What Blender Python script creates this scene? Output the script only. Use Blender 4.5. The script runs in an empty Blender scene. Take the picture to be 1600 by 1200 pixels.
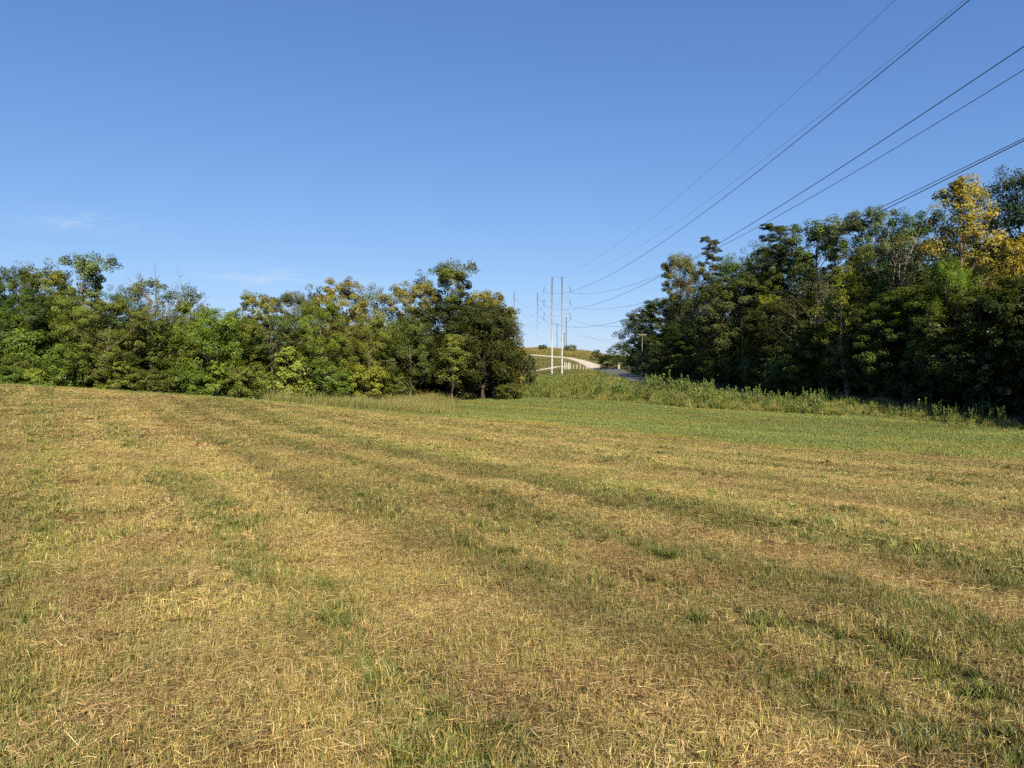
import bpy, math, random
import numpy as np
from mathutils import Vector

scene = bpy.context.scene
R = math.radians
rng = np.random.default_rng(11)
random.seed(5)

# ------------------------------------------------------------------ camera
CAM_H = 1.6
F, CX, HY = 1140.0, 800.0, 590.0          # photograph's focal length in px, centre column, horizon row (1600 x 1200)
cam = bpy.data.cameras.new('camera')
cam.sensor_fit = 'HORIZONTAL'
cam.sensor_width = 36.0
cam.lens = 36.0 * F / 1600.0
cam.clip_start = 0.05
cam.clip_end = 6000
cam_o = bpy.data.objects.new('camera', cam)
scene.collection.objects.link(cam_o)
cam_o.location = (0, 0, CAM_H)
cam_o.rotation_euler = (math.pi / 2 - math.atan((600 - HY) / F), 0, 0)
scene.camera = cam_o

# ------------------------------------------------------------------ sky and sun
SUN_AZ, SUN_EL = R(165), R(36)            # clockwise from the view direction
world = bpy.data.worlds.new('World')
scene.world = world
world.use_nodes = True
wt = world.node_tree
bg = wt.nodes['Background']
sky = wt.nodes.new('ShaderNodeTexSky')
sky.sky_type = 'NISHITA'
sky.sun_disc = False
sky.sun_elevation = SUN_EL
sky.sun_rotation = SUN_AZ
sky.altitude = 200
sky.air_density = 1.0
sky.dust_density = 0.3
sky.ozone_density = 3.0
bg.inputs['Strength'].default_value = 0.1
# film-like shoulder on the sky's brightness, channel by channel
L = wt.links.new
def vmath(op, a, b):
    n_ = wt.nodes.new('ShaderNodeVectorMath'); n_.operation = op
    for k_, v_ in ((0, a), (1, b)):
        if isinstance(v_, tuple): n_.inputs[k_].default_value = v_
        else: L(v_, n_.inputs[k_])
    return n_.outputs['Vector']
KS = 0.1 * 2 ** 0.55
num = vmath('MULTIPLY', sky.outputs[0], (0.69, 0.97, 1.66))
den = vmath('ADD', vmath('MULTIPLY', sky.outputs[0], (0.22 * KS, 0.50 * KS, 0.90 * KS)), (1.0, 1.0, 1.0))
graded = vmath('DIVIDE', num, den)
# two thin wisps of cirrus low over the left wood
tc = wt.nodes.new('ShaderNodeTexCoord')
def wisp(px, py, sx, sz, rot, amount, prev):
    d = Vector(((px - CX) / F, 1.0, (HY - py) / F)).normalized()
    off = vmath('SUBTRACT', tc.outputs['Generated'], tuple(d))
    mp = wt.nodes.new('ShaderNodeMapping'); mp.inputs['Rotation'].default_value = (0, rot, 0); mp.inputs['Scale'].default_value = (1 / sx, 1 / sx, 1 / sz); L(off, mp.inputs['Vector'])
    ln = wt.nodes.new('ShaderNodeVectorMath'); ln.operation = 'LENGTH'; L(mp.outputs[0], ln.inputs[0])
    mr = wt.nodes.new('ShaderNodeMapRange'); mr.interpolation_type = 'SMOOTHSTEP'; mr.inputs['From Min'].default_value = 1.0; mr.inputs['From Max'].default_value = 0.0; L(ln.outputs['Value'], mr.inputs['Value'])
    nz = wt.nodes.new('ShaderNodeTexNoise'); nz.inputs['Scale'].default_value = 2.6; nz.inputs['Detail'].default_value = 6; nz.inputs['Roughness'].default_value = 0.6; nz.inputs['Distortion'].default_value = 0.6; L(mp.outputs[0], nz.inputs['Vector'])
    m2 = wt.nodes.new('ShaderNodeMapRange'); m2.inputs['From Min'].default_value = 0.42; m2.inputs['From Max'].default_value = 0.75; m2.inputs['To Max'].default_value = amount; L(nz.outputs['Fac'], m2.inputs['Value'])
    mu = wt.nodes.new('ShaderNodeMath'); mu.operation = 'MULTIPLY'; L(mr.outputs[0], mu.inputs[0]); L(m2.outputs[0], mu.inputs[1])
    mx = wt.nodes.new('ShaderNodeMix'); mx.data_type = 'RGBA'; mx.inputs['B'].default_value = (5.2, 5.8, 6.6, 1)
    L(mu.outputs[0], mx.inputs['Factor']); L(prev, mx.inputs['A']); return mx.outputs['Result']
graded = wisp(420, 432, .22, .018, .04, .55, graded)
graded = wisp(120, 345, .11, .022, -.12, .42, graded)
L(graded, bg.inputs['Color'])

sun = bpy.data.lights.new('sun', 'SUN')
sun.energy = 5.0
sun.angle = R(0.53)
sun.color = (1.0, 0.86, 0.64)
sun_o = bpy.data.objects.new('sun', sun)
scene.collection.objects.link(sun_o)
S = Vector((math.sin(SUN_AZ) * math.cos(SUN_EL), math.cos(SUN_AZ) * math.cos(SUN_EL), math.sin(SUN_EL)))
sun_o.rotation_euler = (-S).to_track_quat('-Z', 'Y').to_euler()
sun_o.location = S * 200

vs = scene.view_settings
vs.view_transform = 'Standard'; vs.look = 'None'; vs.exposure = 0.55; vs.gamma = 1.0; vs.use_curve_mapping = False
cy = scene.cycles
cy.max_bounces = 2; cy.diffuse_bounces = 2; cy.glossy_bounces = 1; cy.transmission_bounces = 2; cy.sample_clamp_indirect = 2.0; cy.transparent_max_bounces = 4
cy.caustics_reflective = False; cy.caustics_refractive = False
cy.use_adaptive_sampling = True; cy.adaptive_threshold = 0.03
cy.use_denoising = False
cy.use_light_tree = False
cy.debug_use_spatial_splits = True

# ------------------------------------------------------------------ helpers
COL = scene.collection

def tag(o, label=None, cat=None, group=None, kind=None):
    if label: o['label'] = label
    if cat: o['category'] = cat
    if group: o['group'] = group
    if kind: o['kind'] = kind
    return o

def empty(name, loc, rz=0.0):
    o = bpy.data.objects.new(name, None); COL.objects.link(o)
    o.empty_display_size = 0.3
    o.location = loc; o.rotation_euler = (0, 0, rz)
    return o

def mesh_np(name, verts, faces, mat=None, attrs=None, smooth=False):
    """fast mesh from numpy arrays; faces is (n, k)"""
    me = bpy.data.meshes.new(name)
    verts = np.ascontiguousarray(verts, dtype=np.float32); nv = len(verts)
    me.vertices.add(nv); me.vertices.foreach_set('co', verts.ravel())
    if faces is not None and len(faces):
        faces = np.ascontiguousarray(faces, dtype=np.int32); n, k = faces.shape
        me.loops.add(n * k); me.loops.foreach_set('vertex_index', faces.ravel())
        me.polygons.add(n)
        me.polygons.foreach_set('loop_start', np.arange(0, n * k, k, dtype=np.int32))
        if smooth: me.polygons.foreach_set('use_smooth', np.ones(n, dtype=bool))
    for an, (ty, data) in (attrs or {}).items():
        a = me.attributes.new(an, ty, 'POINT')
        data = np.ascontiguousarray(data, dtype=np.int32 if ty == 'INT' else np.float32)
        key = {'FLOAT': 'value', 'INT': 'value', 'FLOAT_VECTOR': 'vector', 'FLOAT_COLOR': 'color'}[ty]
        a.data.foreach_set(key, data.ravel())
    if mat: me.materials.append(mat)
    me.update(calc_edges=True)
    return me

def link(name, me, parent=None):
    o = bpy.data.objects.new(name, me); COL.objects.link(o)
    if parent: o.parent = parent
    return o

class MB:
    """collects boxes and tubes for one part"""
    def __init__(s): s.v = []; s.f = []
    def box(s, c, size, rz=0.0):
        cx, cy_, cz = c; hx, hy, hz = [d / 2 for d in size]; b = len(s.v); ca, sa = math.cos(rz), math.sin(rz)
        for dz in (-hz, hz):
            for dx, dy in ((-hx, -hy), (hx, -hy), (hx, hy), (-hx, hy)):
                s.v.append((cx + dx * ca - dy * sa, cy_ + dx * sa + dy * ca, cz + dz))
        for q in ((0, 3, 2, 1), (4, 5, 6, 7), (0, 1, 5, 4), (1, 2, 6, 5), (2, 3, 7, 6), (3, 0, 4, 7)):
            s.f.append(tuple(b + i for i in q))
    def tube(s, pts, rad, n=8, cap=True):
        pts = [Vector(p) for p in pts]; b = len(s.v)
        rad = [rad] * len(pts) if not hasattr(rad, '__len__') else rad
        for i, p in enumerate(pts):
            d = (pts[min(i + 1, len(pts) - 1)] - pts[max(i - 1, 0)]).normalized()
            u = d.cross(Vector((0, 0, 1)) if abs(d.z) < 0.9 else Vector((1, 0, 0))).normalized(); w = d.cross(u)
            for k in range(n):
                a = 2 * math.pi * k / n
                s.v.append(tuple(p + (u * math.cos(a) + w * math.sin(a)) * rad[i]))
        for i in range(len(pts) - 1):
            for k in range(n):
                s.f.append((b + i * n + k, b + i * n + (k + 1) % n, b + (i + 1) * n + (k + 1) % n, b + (i + 1) * n + k))
        if cap:
            s.f.append(tuple(b + k for k in range(n))); s.f.append(tuple(b + (len(pts) - 1) * n + k for k in reversed(range(n))))
    def build(s, name, mat, parent=None, smooth=False):
        me = bpy.data.meshes.new(name); me.from_pydata(s.v, [], s.f); me.materials.append(mat); me.update()
        if smooth:
            for p in me.polygons: p.use_smooth = True
        return link(name, me, parent)

# value noise -------------------------------------------------------
def _hash(ix, iy, seed):
    h = (ix.astype(np.int64) * 374761393 + iy.astype(np.int64) * 668265263 + seed * 1442695041) & 0xFFFFFFFF
    h = ((h ^ (h >> 13)) * 1274126177) & 0xFFFFFFFF
    return ((h ^ (h >> 16)) & 0xFFFF) / 65535.0
def vnoise(x, y, seed=0):
    x = np.asarray(x, float); y = np.asarray(y, float)
    ix = np.floor(x); iy = np.floor(y); fx = x - ix; fy = y - iy
    fx = fx * fx * (3 - 2 * fx); fy = fy * fy * (3 - 2 * fy)
    a = _hash(ix, iy, seed); b = _hash(ix + 1, iy, seed); c = _hash(ix, iy + 1, seed); d = _hash(ix + 1, iy + 1, seed)
    return (a * (1 - fx) + b * fx) * (1 - fy) + (c * (1 - fx) + d * fx) * fy
def fbm(x, y, seed=0, o=4):
    s = 0; a = 0.5; t = 0
    for k in range(o):
        s = s + a * vnoise(x * 2 ** k, y * 2 ** k, seed + k); t += a; a *= 0.5
    return s / t
def sstep(a, b, x):
    t = np.clip((x - a) / (b - a), 0, 1); return t * t * (3 - 2 * t)

# ------------------------------------------------------------------ terrain
CTRL = np.array([
 (0,0,0),(-3,3,0.02),(3,3,-0.03),(0,10,-0.12),(6,8,-0.25),(-6,8,0.2),(-12,14,0.55),(-18,22,0.95),
 (-24.5,35,1.2),(-20,38,.77),(-14.7,42,.2),(-6.3,45,-.77),(0,46,-1.22),(7,40,-1.5),(10.7,34,-1.62),(18.2,26,-1.4),
 (0,20,-.42),(0,30,-.78),(-10,22,.2),(-12,32,.2),(10,20,-.95),(20,12,-.9),(20,0,-.4),(0,-20,.1),(-20,-10,.8),(-30,10,1.3),(-40,35,1.5),
 (-38,54,.35),(-28,60,-.6),(-20,62,-.9),(-10,62,-1.2),(-15.7,52,-.45),(0,62,-1.2),(8,58,-1.45),(16,46,-1.62),(22,34,-1.6),(26,22,-1.4),
 (-11.2,80,-.5),(-2.1,80,-.8),(2,78,-.62),(12.6,72,-1.05),(21.7,62,-1.39),(27.9,53,-1.5),(29.4,42,-1.57),(30,28,-1.4),(30,10,-.8),
 (4,110,.1),(4,150,.9),(13.6,222,2.2),(25.8,140,.1),(-8,150,1.2),(0,222,3.0),(14,180,1.2),(28,110,-.5),(29,75,-1.1),(18,90,-.6),
 (4,235,3.6),(11,250,4.4),(22,300,9.0),(26,345,14.4),(6,345,14.7),(48,345,10.8),(27,220,4.0),(29,200,3.6),(52,300,8.5),(-20,300,9),(-20,345,14.6),
 (20,420,10),(20,600,6),(70,420,6),(-80,345,11),(-80,500,5),
 (33,48,-1.3),(33,90,-.7),(33,140,.9),(33,180,2.6),(45,45,3),(55,45,8),(72,50,15),(45,90,4),(60,90,11),(45,140,5),(60,140,12),(82,90,20),(85,30,18),
 (58,20,8),(44,15,2.2),(38,0,1.2),(58,-10,7),(60,200,12),(45,230,6),(75,250,11),
 (-60,60,.6),(-60,100,.6),(-40,120,0),(-20,105,0),(0,105,0.1),(-60,200,3),(-30,220,3)], float)
_scale = 100.0
def _tps(r2): return np.where(r2 > 0, 0.5 * r2 * np.log(np.maximum(r2, 1e-12)), 0)
_P = CTRL[:, :2] / _scale
_n = len(_P)
_K = _tps(((_P[:, None] - _P[None]) ** 2).sum(-1)) + np.eye(_n) * 2e-4
_A = np.zeros((_n + 3, _n + 3)); _A[:_n, :_n] = _K; _A[:_n, _n] = 1; _A[:_n, _n + 1:] = _P; _A[_n, :_n] = 1; _A[_n + 1:, :_n] = _P.T
_W = np.linalg.solve(_A, np.r_[CTRL[:, 2], 0, 0, 0])
def terrain(x, y):
    x = np.asarray(x, float); y = np.asarray(y, float); sh = x.shape
    q = np.stack([x.ravel(), y.ravel()], -1) / _scale
    out = np.empty(len(q))
    for i in range(0, len(q), 40000):
        c = q[i:i + 40000]
        out[i:i + 40000] = _tps(((c[:, None] - _P[None]) ** 2).sum(-1)) @ _W[:_n] + _W[_n] + c @ _W[_n + 1:]
    out = out.reshape(sh)
    far = np.maximum(sstep(90, 260, np.abs(x)), np.maximum(sstep(430, 700, y), sstep(15, 120, -y)))
    out = np.clip(out, -6, 24) * (1 - far) + far * (1.5 + 3 * fbm(x / 120, y / 120, 91, 2))
    near = np.clip(1 - np.hypot(x, y) / 60, 0, 1)
    tt = x * math.cos(R(33)) + y * math.sin(R(33))
    out = out + near * (0.12 * (fbm(x / .9, y / .9, 3, 2) - .5) + 0.08 * (vnoise(tt / .8, (y * .8 - x) / 9, 8) - .5)
        + .012 * np.sin(2 * np.pi * tt / .58) * np.clip(1 - np.hypot(x, y) / 22, 0, 1)
        - .035 * np.exp(-((tt - 3.85) / .3) ** 2) + .03 * np.exp(-((tt - 4.45) / .35) ** 2) - .02 * np.exp(-((tt - 5.1) / .3) ** 2))
    return out
def gz(x, y): return float(terrain(np.array([x]), np.array([y]))[0])
def at(px, d):
    """world x, y of a column of the photograph at distance d"""
    return (px - CX) / F * d, d
def hit(px, py, d0=60, d1=420):
    ds = np.linspace(d0, d1, 1500); xs = (px - CX) / F * ds; z = CAM_H + (HY - py) / F * ds
    b = np.nonzero(z < terrain(xs, ds))[0]
    i = b[0] if len(b) else len(ds) - 1
    return xs[i], ds[i]

# field layout ------------------------------------------------------
EDGE = np.array([(-60, 30), (-30, 33), (-24, 36.5), (-14.7, 43.5), (-6.3, 46), (0, 46), (7, 40.5), (10.7, 35), (18.2, 27), (30, 13), (60, -20)], float)
WEED = np.array([(0.5, 79), (2, 78), (8, 75), (12.6, 72), (17, 67), (21.7, 62), (25, 57.5), (27.9, 53), (29, 47), (29.8, 42), (30.5, 30), (32, 10)], float)
def side(poly, x, y):
    """signed distance to a polyline (positive = far side when walking along it)"""
    best = np.full(np.shape(x), 1e9); sg = np.ones(np.shape(x))
    for (ax, ay), (bx, by) in zip(poly[:-1], poly[1:]):
        dx, dy = bx - ax, by - ay; l2 = dx * dx + dy * dy
        t = np.clip(((x - ax) * dx + (y - ay) * dy) / l2, 0, 1)
        qx, qy = x - ax - t * dx, y - ay - t * dy; d = np.hypot(qx, qy)
        c = dx * qy - dy * qx; m = d < best
        best = np.where(m, d, best); sg = np.where(m, np.where(c >= 0, 1, -1), sg)
    return best * sg
CM, SM = math.cos(R(33)), math.sin(R(33))
def fields(x, y):
    """(green, brown) of the hay field at x, y"""
    t = x * CM + y * SM; s = -x * SM + y * CM
    t = t + 0.35 * (vnoise(s / 12, t / 12, 40) - .5) + 0.08 * (vnoise(s / 1.2, t / 1.2, 43) - .5)
    # long straight swaths left by the mower, tan and green side by side
    sw = sstep(.22, .78, .55 * vnoise(t / .38, s / 60, 21) + .45 * vnoise(t / .95 + 7, s / 80, 24))
    row = .5 + .5 * np.sin(2 * np.pi * t / .58 + 1.6 * vnoise(t / 3, s / 25, 29))
    sw = .68 * sw + .32 * row
    g = 0.385 + 1.1 * (sw - .5) + 0.42 * (fbm(t / .4, s / 3.2, 22, 4) - .5) + .25 * (fbm(x / 3, y / 3, 26, 2) - .5)
    for t0, w, a in ((4.3, .22, .7), (5.35, .16, .45), (1.5, .2, .35), (7.5, .2, .3), (-1.0, .22, .4), (10.3, .22, .3), (-3.4, .3, .35), (-6.3, .4, .35)):
        g = g + .85 * a * np.exp(-((t - t0) / w) ** 2) * (0.3 + 1.0 * vnoise(s / 1.6, t * 0 + t0, 60))
    b = 0.30 + .45 * (.5 - sw) + .4 * (fbm(t / .8 + 5, s / 7.0, 31, 3) - .5) + 0.5 * (fbm(x / .9, y / .9, 33, 3) - .5)
    e = side(EDGE, x, y) + 3.2 * (fbm(x / 2.5, y / 2.5, 5, 3) - .5)
    gr = sstep(-2.6, 2.8, e)
    strip = sstep(1.2, 2.0, e) * sstep(4.4, 3.0, e) * sstep(0.45, .62, vnoise(s / 6, t / 2.5, 77))
    g = g * (1 - gr) + gr * (0.95 - 0.6 * strip * (fbm(x / 2.5, y / 2.5, 12, 2)) - .25 * fbm(t / 2.0, s / 12, 13, 3))
    b = b * (1 - gr) + gr * 0.05
    return np.clip(g, 0, 1), np.clip(b, 0, 1), gr
def swath_tint(x, y):
    t = x * CM + y * SM; s = -x * SM + y * CM
    return .80 - .14 * np.sin(2 * np.pi * t / .58) + .5 * sstep(.2, .8, .6 * vnoise(t / .34 + 3, s / 60, 25) + .4 * vnoise(t / .8, s / 80, 27))

# ------------------------------------------------------------------ materials
def new_mat(name):
    m = bpy.data.materials.new(name); m.use_nodes = True
    nt = m.node_tree; nt.nodes.clear()
    out = nt.nodes.new('ShaderNodeOutputMaterial')
    return m, nt, nt.nodes, nt.links.new, out

def principled(name, base, rough=0.8, metal=0.0, noise=None, bump=0.0, obj_color=False):
    m, nt, N, K, out = new_mat(name)
    p = N.new('ShaderNodeBsdfPrincipled'); p.inputs['Roughness'].default_value = rough; p.inputs['Metallic'].default_value = metal
    p.inputs['Specular IOR Level'].default_value = 0.3
    p.inputs['Base Color'].default_value = (*base, 1)
    K(p.outputs[0], out.inputs[0])
    if noise:
        c2, sc, stretch = noise
        tcn = N.new('ShaderNodeTexCoord'); mpn = N.new('ShaderNodeMapping'); mpn.inputs['Scale'].default_value = stretch
        nn = N.new('ShaderNodeTexNoise'); nn.inputs['Scale'].default_value = sc; nn.inputs['Detail'].default_value = 6; nn.inputs['Roughness'].default_value = .65
        mixn = N.new('ShaderNodeMix'); mixn.data_type = 'RGBA'; mixn.inputs['A'].default_value = (*base, 1); mixn.inputs['B'].default_value = (*c2, 1)
        rp = N.new('ShaderNodeMapRange'); rp.inputs['From Min'].default_value = .36; rp.inputs['From Max'].default_value = .66
        K(tcn.outputs['Object'], mpn.inputs[0]); K(mpn.outputs[0], nn.inputs['Vector']); K(nn.outputs['Fac'], rp.inputs['Value']); K(rp.outputs[0], mixn.inputs['Factor'])
        src = mixn.outputs['Result']
        if obj_color:
            oi = N.new('ShaderNodeObjectInfo'); mm = N.new('ShaderNodeMix'); mm.data_type = 'RGBA'; mm.blend_type = 'MULTIPLY'; mm.inputs['Factor'].default_value = 1
            K(src, mm.inputs['A']); K(oi.outputs['Color'], mm.inputs['B']); src = mm.outputs['Result']
        K(src, p.inputs['Base Color'])
        if bump:
            bp = N.new('ShaderNodeBump'); bp.inputs['Strength'].default_value = bump; K(nn.outputs['Fac'], bp.inputs['Height']); K(bp.outputs[0], p.inputs['Normal'])
    return m

def leaf_mat(name, source):
    """source 'object': colour of the object; 'instancer': tint attribute of the instance; leaf attribute v varies each leaf"""
    m, nt, N, K, out = new_mat(name)
    if source == 'object':
        oi = N.new('ShaderNodeObjectInfo'); base = oi.outputs['Color']
    else:
        at_ = N.new('ShaderNodeAttribute'); at_.attribute_type = 'INSTANCER'; at_.attribute_name = 'tint'; base = at_.outputs['Color']
    v = N.new('ShaderNodeAttribute'); v.attribute_name = 'v'
    hs = N.new('ShaderNodeHueSaturation')
    mh = N.new('ShaderNodeMapRange'); mh.inputs['To Min'].default_value = 0.475; mh.inputs['To Max'].default_value = 0.53
    mv = N.new('ShaderNodeMapRange'); mv.inputs['To Min'].default_value = 0.76; mv.inputs['To Max'].default_value = 1.24
    v2 = N.new('ShaderNodeMath'); v2.operation = 'MULTIPLY'; v2.inputs[1].default_value = 7.31
    v3 = N.new('ShaderNodeMath'); v3.operation = 'FRACT'
    K(v.outputs['Fac'], v2.inputs[0]); K(v2.outputs[0], v3.inputs[0]); K(v3.outputs[0], mh.inputs['Value']); K(v.outputs['Fac'], mv.inputs['Value'])
    K(mh.outputs[0], hs.inputs['Hue']); K(mv.outputs[0], hs.inputs['Value']); K(base, hs.inputs['Color'])
    d = N.new('ShaderNodeBsdfDiffuse'); t = N.new('ShaderNodeBsdfTranslucent'); g = N.new('ShaderNodeBsdfGlossy'); g.inputs['Roughness'].default_value = .42
    tint = N.new('ShaderNodeMix'); tint.data_type = 'RGBA'; tint.blend_type = 'MULTIPLY'; tint.inputs['Factor'].default_value = 1; tint.inputs['B'].default_value = (1.5, 1.45, .6, 1)
    na = N.new('ShaderNodeAttribute'); na.attribute_name = 'spray'; vt = N.new('ShaderNodeVectorTransform'); vt.vector_type = 'NORMAL'; vt.convert_from = 'OBJECT'; vt.convert_to = 'WORLD'
    K(na.outputs['Vector'], vt.inputs[0]); ge = N.new('ShaderNodeNewGeometry')
    sc_ = N.new('ShaderNodeVectorMath'); sc_.operation = 'SCALE'; sc_.inputs['Scale'].default_value = .45; K(ge.outputs['Normal'], sc_.inputs[0])
    ad = N.new('ShaderNodeVectorMath'); ad.operation = 'ADD'; K(vt.outputs[0], ad.inputs[0]); K(sc_.outputs[0], ad.inputs[1])
    no = N.new('ShaderNodeVectorMath'); no.operation = 'NORMALIZE'; K(ad.outputs[0], no.inputs[0]); K(no.outputs[0], d.inputs['Normal'])
    K(hs.outputs[0], d.inputs['Color']); K(hs.outputs[0], tint.inputs['A']); K(tint.outputs['Result'], t.inputs['Color'])
    m1 = N.new('ShaderNodeMixShader'); m1.inputs[0].default_value = .24; K(d.outputs[0], m1.inputs[1]); K(t.outputs[0], m1.inputs[2])
    m2 = N.new('ShaderNodeMixShader'); m2.inputs[0].default_value = .018; K(m1.outputs[0], m2.inputs[1]); K(g.outputs[0], m2.inputs[2])
    g.inputs['Color'].default_value = (.8, .85, .9, 1)
    K(m2.outputs[0], out.inputs[0])
    return m

def blade_mat(name):
    """grass blades: own colour attribute, tinted by the instance"""
    m, nt, N, K, out = new_mat(name)
    c = N.new('ShaderNodeAttribute'); c.attribute_name = 'col'
    ti = N.new('ShaderNodeAttribute'); ti.attribute_type = 'INSTANCER'; ti.attribute_name = 'tint'
    mm = N.new('ShaderNodeMix'); mm.data_type = 'RGBA'; mm.blend_type = 'MULTIPLY'; mm.inputs['Factor'].default_value = 1
    K(c.outputs['Color'], mm.inputs['A']); K(ti.outputs['Color'], mm.inputs['B'])
    d = N.new('ShaderNodeBsdfDiffuse'); t = N.new('ShaderNodeBsdfTranslucent'); g = N.new('ShaderNodeBsdfGlossy'); g.inputs['Roughness'].default_value = .45
    K(mm.outputs['Result'], d.inputs['Color']); K(mm.outputs['Result'], t.inputs['Color'])
    m1 = N.new('ShaderNodeMixShader'); m1.inputs[0].default_value = .16; K(d.outputs[0], m1.inputs[1]); K(t.outputs[0], m1.inputs[2])
    m2 = N.new('ShaderNodeMixShader'); m2.inputs[0].default_value = .03; K(m1.outputs[0], m2.inputs[1]); K(g.outputs[0], m2.inputs[2])
    K(m2.outputs[0], out.inputs[0])
    return m

LEAF = leaf_mat('leaf', 'object')
LEAF_I = leaf_mat('leaf_undergrowth', 'instancer')
BLADE = blade_mat('grass_blade')
BARK = principled('bark', (.23, .19, .15), .9, noise=((.09, .07, .055), 3.0, (1, 1, .25)), bump=.5, obj_color=True)
BARK_I = principled('bark_undergrowth', (.11, .09, .07), .9, noise=((.05, .04, .03), 3.0, (1, 1, .3)))
STEEL = principled('weathered_steel', (.4, .43, .45), .55, .0, noise=((.33, .36, .38), .7, (1, 1, .2)))
STEELD = principled('galvanised_arm', (.42, .45, .47), .5, .2, noise=((.34, .37, .4), 1.5, (1, 1, 1)))
STEELF = principled('pale_galvanised_steel', (.34, .38, .42), .6, .0, noise=((.28, .32, .36), .7, (1, 1, .2)))
INSUL = principled('insulator_polymer', (.12, .15, .19), .5, noise=((.16, .19, .23), 4, (1, 1, 1)))
WIRE = principled('aluminium_conductor', (.09, .095, .10), .6, noise=((.06, .065, .07), 2, (1, 1, 1)))
WOOD = principled('treated_wood', (.16, .13, .11), .9, noise=((.09, .075, .065), 2.0, (4, 4, .3)), bump=.3)
WOODG = principled('grey_wood', (.42, .41, .39), .85, noise=((.3, .29, .27), 2.0, (4, 4, .3)), bump=.3)
WHITEP = principled('whitewashed_wood', (.72, .69, .6), .8, noise=((.5, .46, .38), 3, (3, 3, .5)))
STONE = principled('pale_stone', (.5, .42, .33), .9, noise=((.33, .27, .22), 4, (1, 1, 2)), bump=.5)
DARKST = principled('dark_stone', (.06, .055, .055), .85, noise=((.03, .03, .03), 2, (1, 1, 1)), bump=.6)
GRAVEL = principled('limestone_gravel', (.64, .56, .45), .95, noise=((.5, .43, .33), .6, (1, 1, 1)), bump=.2)
ASPHALT = principled('worn_asphalt', (.14, .135, .13), .9, noise=((.1, .098, .095), .8, (1, 1, 1)), bump=.2)

def ground_mat():
    m, nt, N, K, out = new_mat('field_soil_and_thatch')
    p = N.new('ShaderNodeBsdfPrincipled'); p.inputs['Roughness'].default_value = 1; p.inputs['Specular IOR Level'].default_value = .05
    K(p.outputs[0], out.inputs[0])
    geo = N.new('ShaderNodeNewGeometry')
    def noise(sc, det, rot=0, stretch=(1, 1, 1)):
        mp_ = N.new('ShaderNodeMapping'); mp_.inputs['Rotation'].default_value = (0, 0, rot); mp_.inputs['Scale'].default_value = stretch
        n_ = N.new('ShaderNodeTexNoise'); n_.inputs['Scale'].default_value = sc; n_.inputs['Detail'].default_value = det; n_.inputs['Roughness'].default_value = .7
        K(geo.outputs['Position'], mp_.inputs[0]); K(mp_.outputs[0], n_.inputs['Vector']); return n_
    def mix(fac, a, b):
        x = N.new('ShaderNodeMix'); x.data_type = 'RGBA'
        for s_, v_ in (('Factor', fac), ('A', a), ('B', b)):
            if isinstance(v_, tuple): x.inputs[s_].default_value = (*v_, 1)
            elif isinstance(v_, float): x.inputs[s_].default_value = v_
            else: K(v_, x.inputs[s_])
        return x.outputs['Result']
    def ramp(v_, a, b):
        r = N.new('ShaderNodeMapRange'); r.inputs['From Min'].default_value = a; r.inputs['From Max'].default_value = b; K(v_, r.inputs['Value']); return r.outputs[0]
    fine = noise(38, 5); mid = noise(5, 5); big = noise(.35, 4)
    dry = mix(ramp(fine.outputs['Fac'], .35, .65), (.085, .056, .022), (.21, .142, .054))
    dry = mix(ramp(mid.outputs['Fac'], .4, .75), dry, (.12, .074, .03))
    grn = mix(ramp(fine.outputs['Fac'], .35, .65), (.05, .085, .024), (.105, .15, .045))
    grn = mix(ramp(big.outputs['Fac'], .4, .7), grn, (.10, .12, .035))
    g = N.new('ShaderNodeAttribute'); g.attribute_name = 'green'
    h = N.new('ShaderNodeAttribute'); h.attribute_name = 'hill'
    f = N.new('ShaderNodeAttribute'); f.attribute_name = 'forest'
    col = mix(g.outputs['Fac'], dry, grn)
    hill = mix(ramp(big.outputs['Fac'], .35, .65), (.17, .19, .07), (.215, .205, .095))
    hill = mix(ramp(mid.outputs['Fac'], .4, .7), hill, (.18, .19, .07))
    col = mix(h.outputs['Fac'], col, hill)
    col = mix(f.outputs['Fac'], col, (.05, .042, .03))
    K(col, p.inputs['Base Color'])
    bp = N.new('ShaderNodeBump'); bp.inputs['Strength'].default_value = .7; bp.inputs['Distance'].default_value = .04
    K(fine.outputs['Fac'], bp.inputs['Height']); K(bp.outputs[0], p.inputs['Normal'])
    return m

# ------------------------------------------------------------------ ground sheet
def axis(lo, hi, n, step, mid):
    k = np.linspace(-1, 1, n)
    a = 7.2
    w = np.sinh(a * k) / math.sinh(a)
    v = np.where(w < 0, w * (mid - lo), w * (hi - mid)) + mid
    return v
gx = axis(-1800, 1800, 401, .2, 0.0); gy = axis(-1200, 2600, 401, .2, 6.0)
GX, GY = np.meshgrid(gx, gy)
GZ = terrain(GX, GY)
gg, gb, gr_ = fields(GX, GY)
hillm = sstep(205, 235, GY)
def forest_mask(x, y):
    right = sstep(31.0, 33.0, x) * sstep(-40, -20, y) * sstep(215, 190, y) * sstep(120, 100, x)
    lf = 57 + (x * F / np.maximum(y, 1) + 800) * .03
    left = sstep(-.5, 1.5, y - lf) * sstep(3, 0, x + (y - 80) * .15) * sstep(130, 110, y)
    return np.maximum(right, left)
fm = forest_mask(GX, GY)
nx, ny = len(gx), len(gy)
idx = np.arange(nx * ny).reshape(ny, nx)
quads = np.stack([idx[:-1, :-1], idx[:-1, 1:], idx[1:, 1:], idx[1:, :-1]], -1).reshape(-1, 4)
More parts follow.
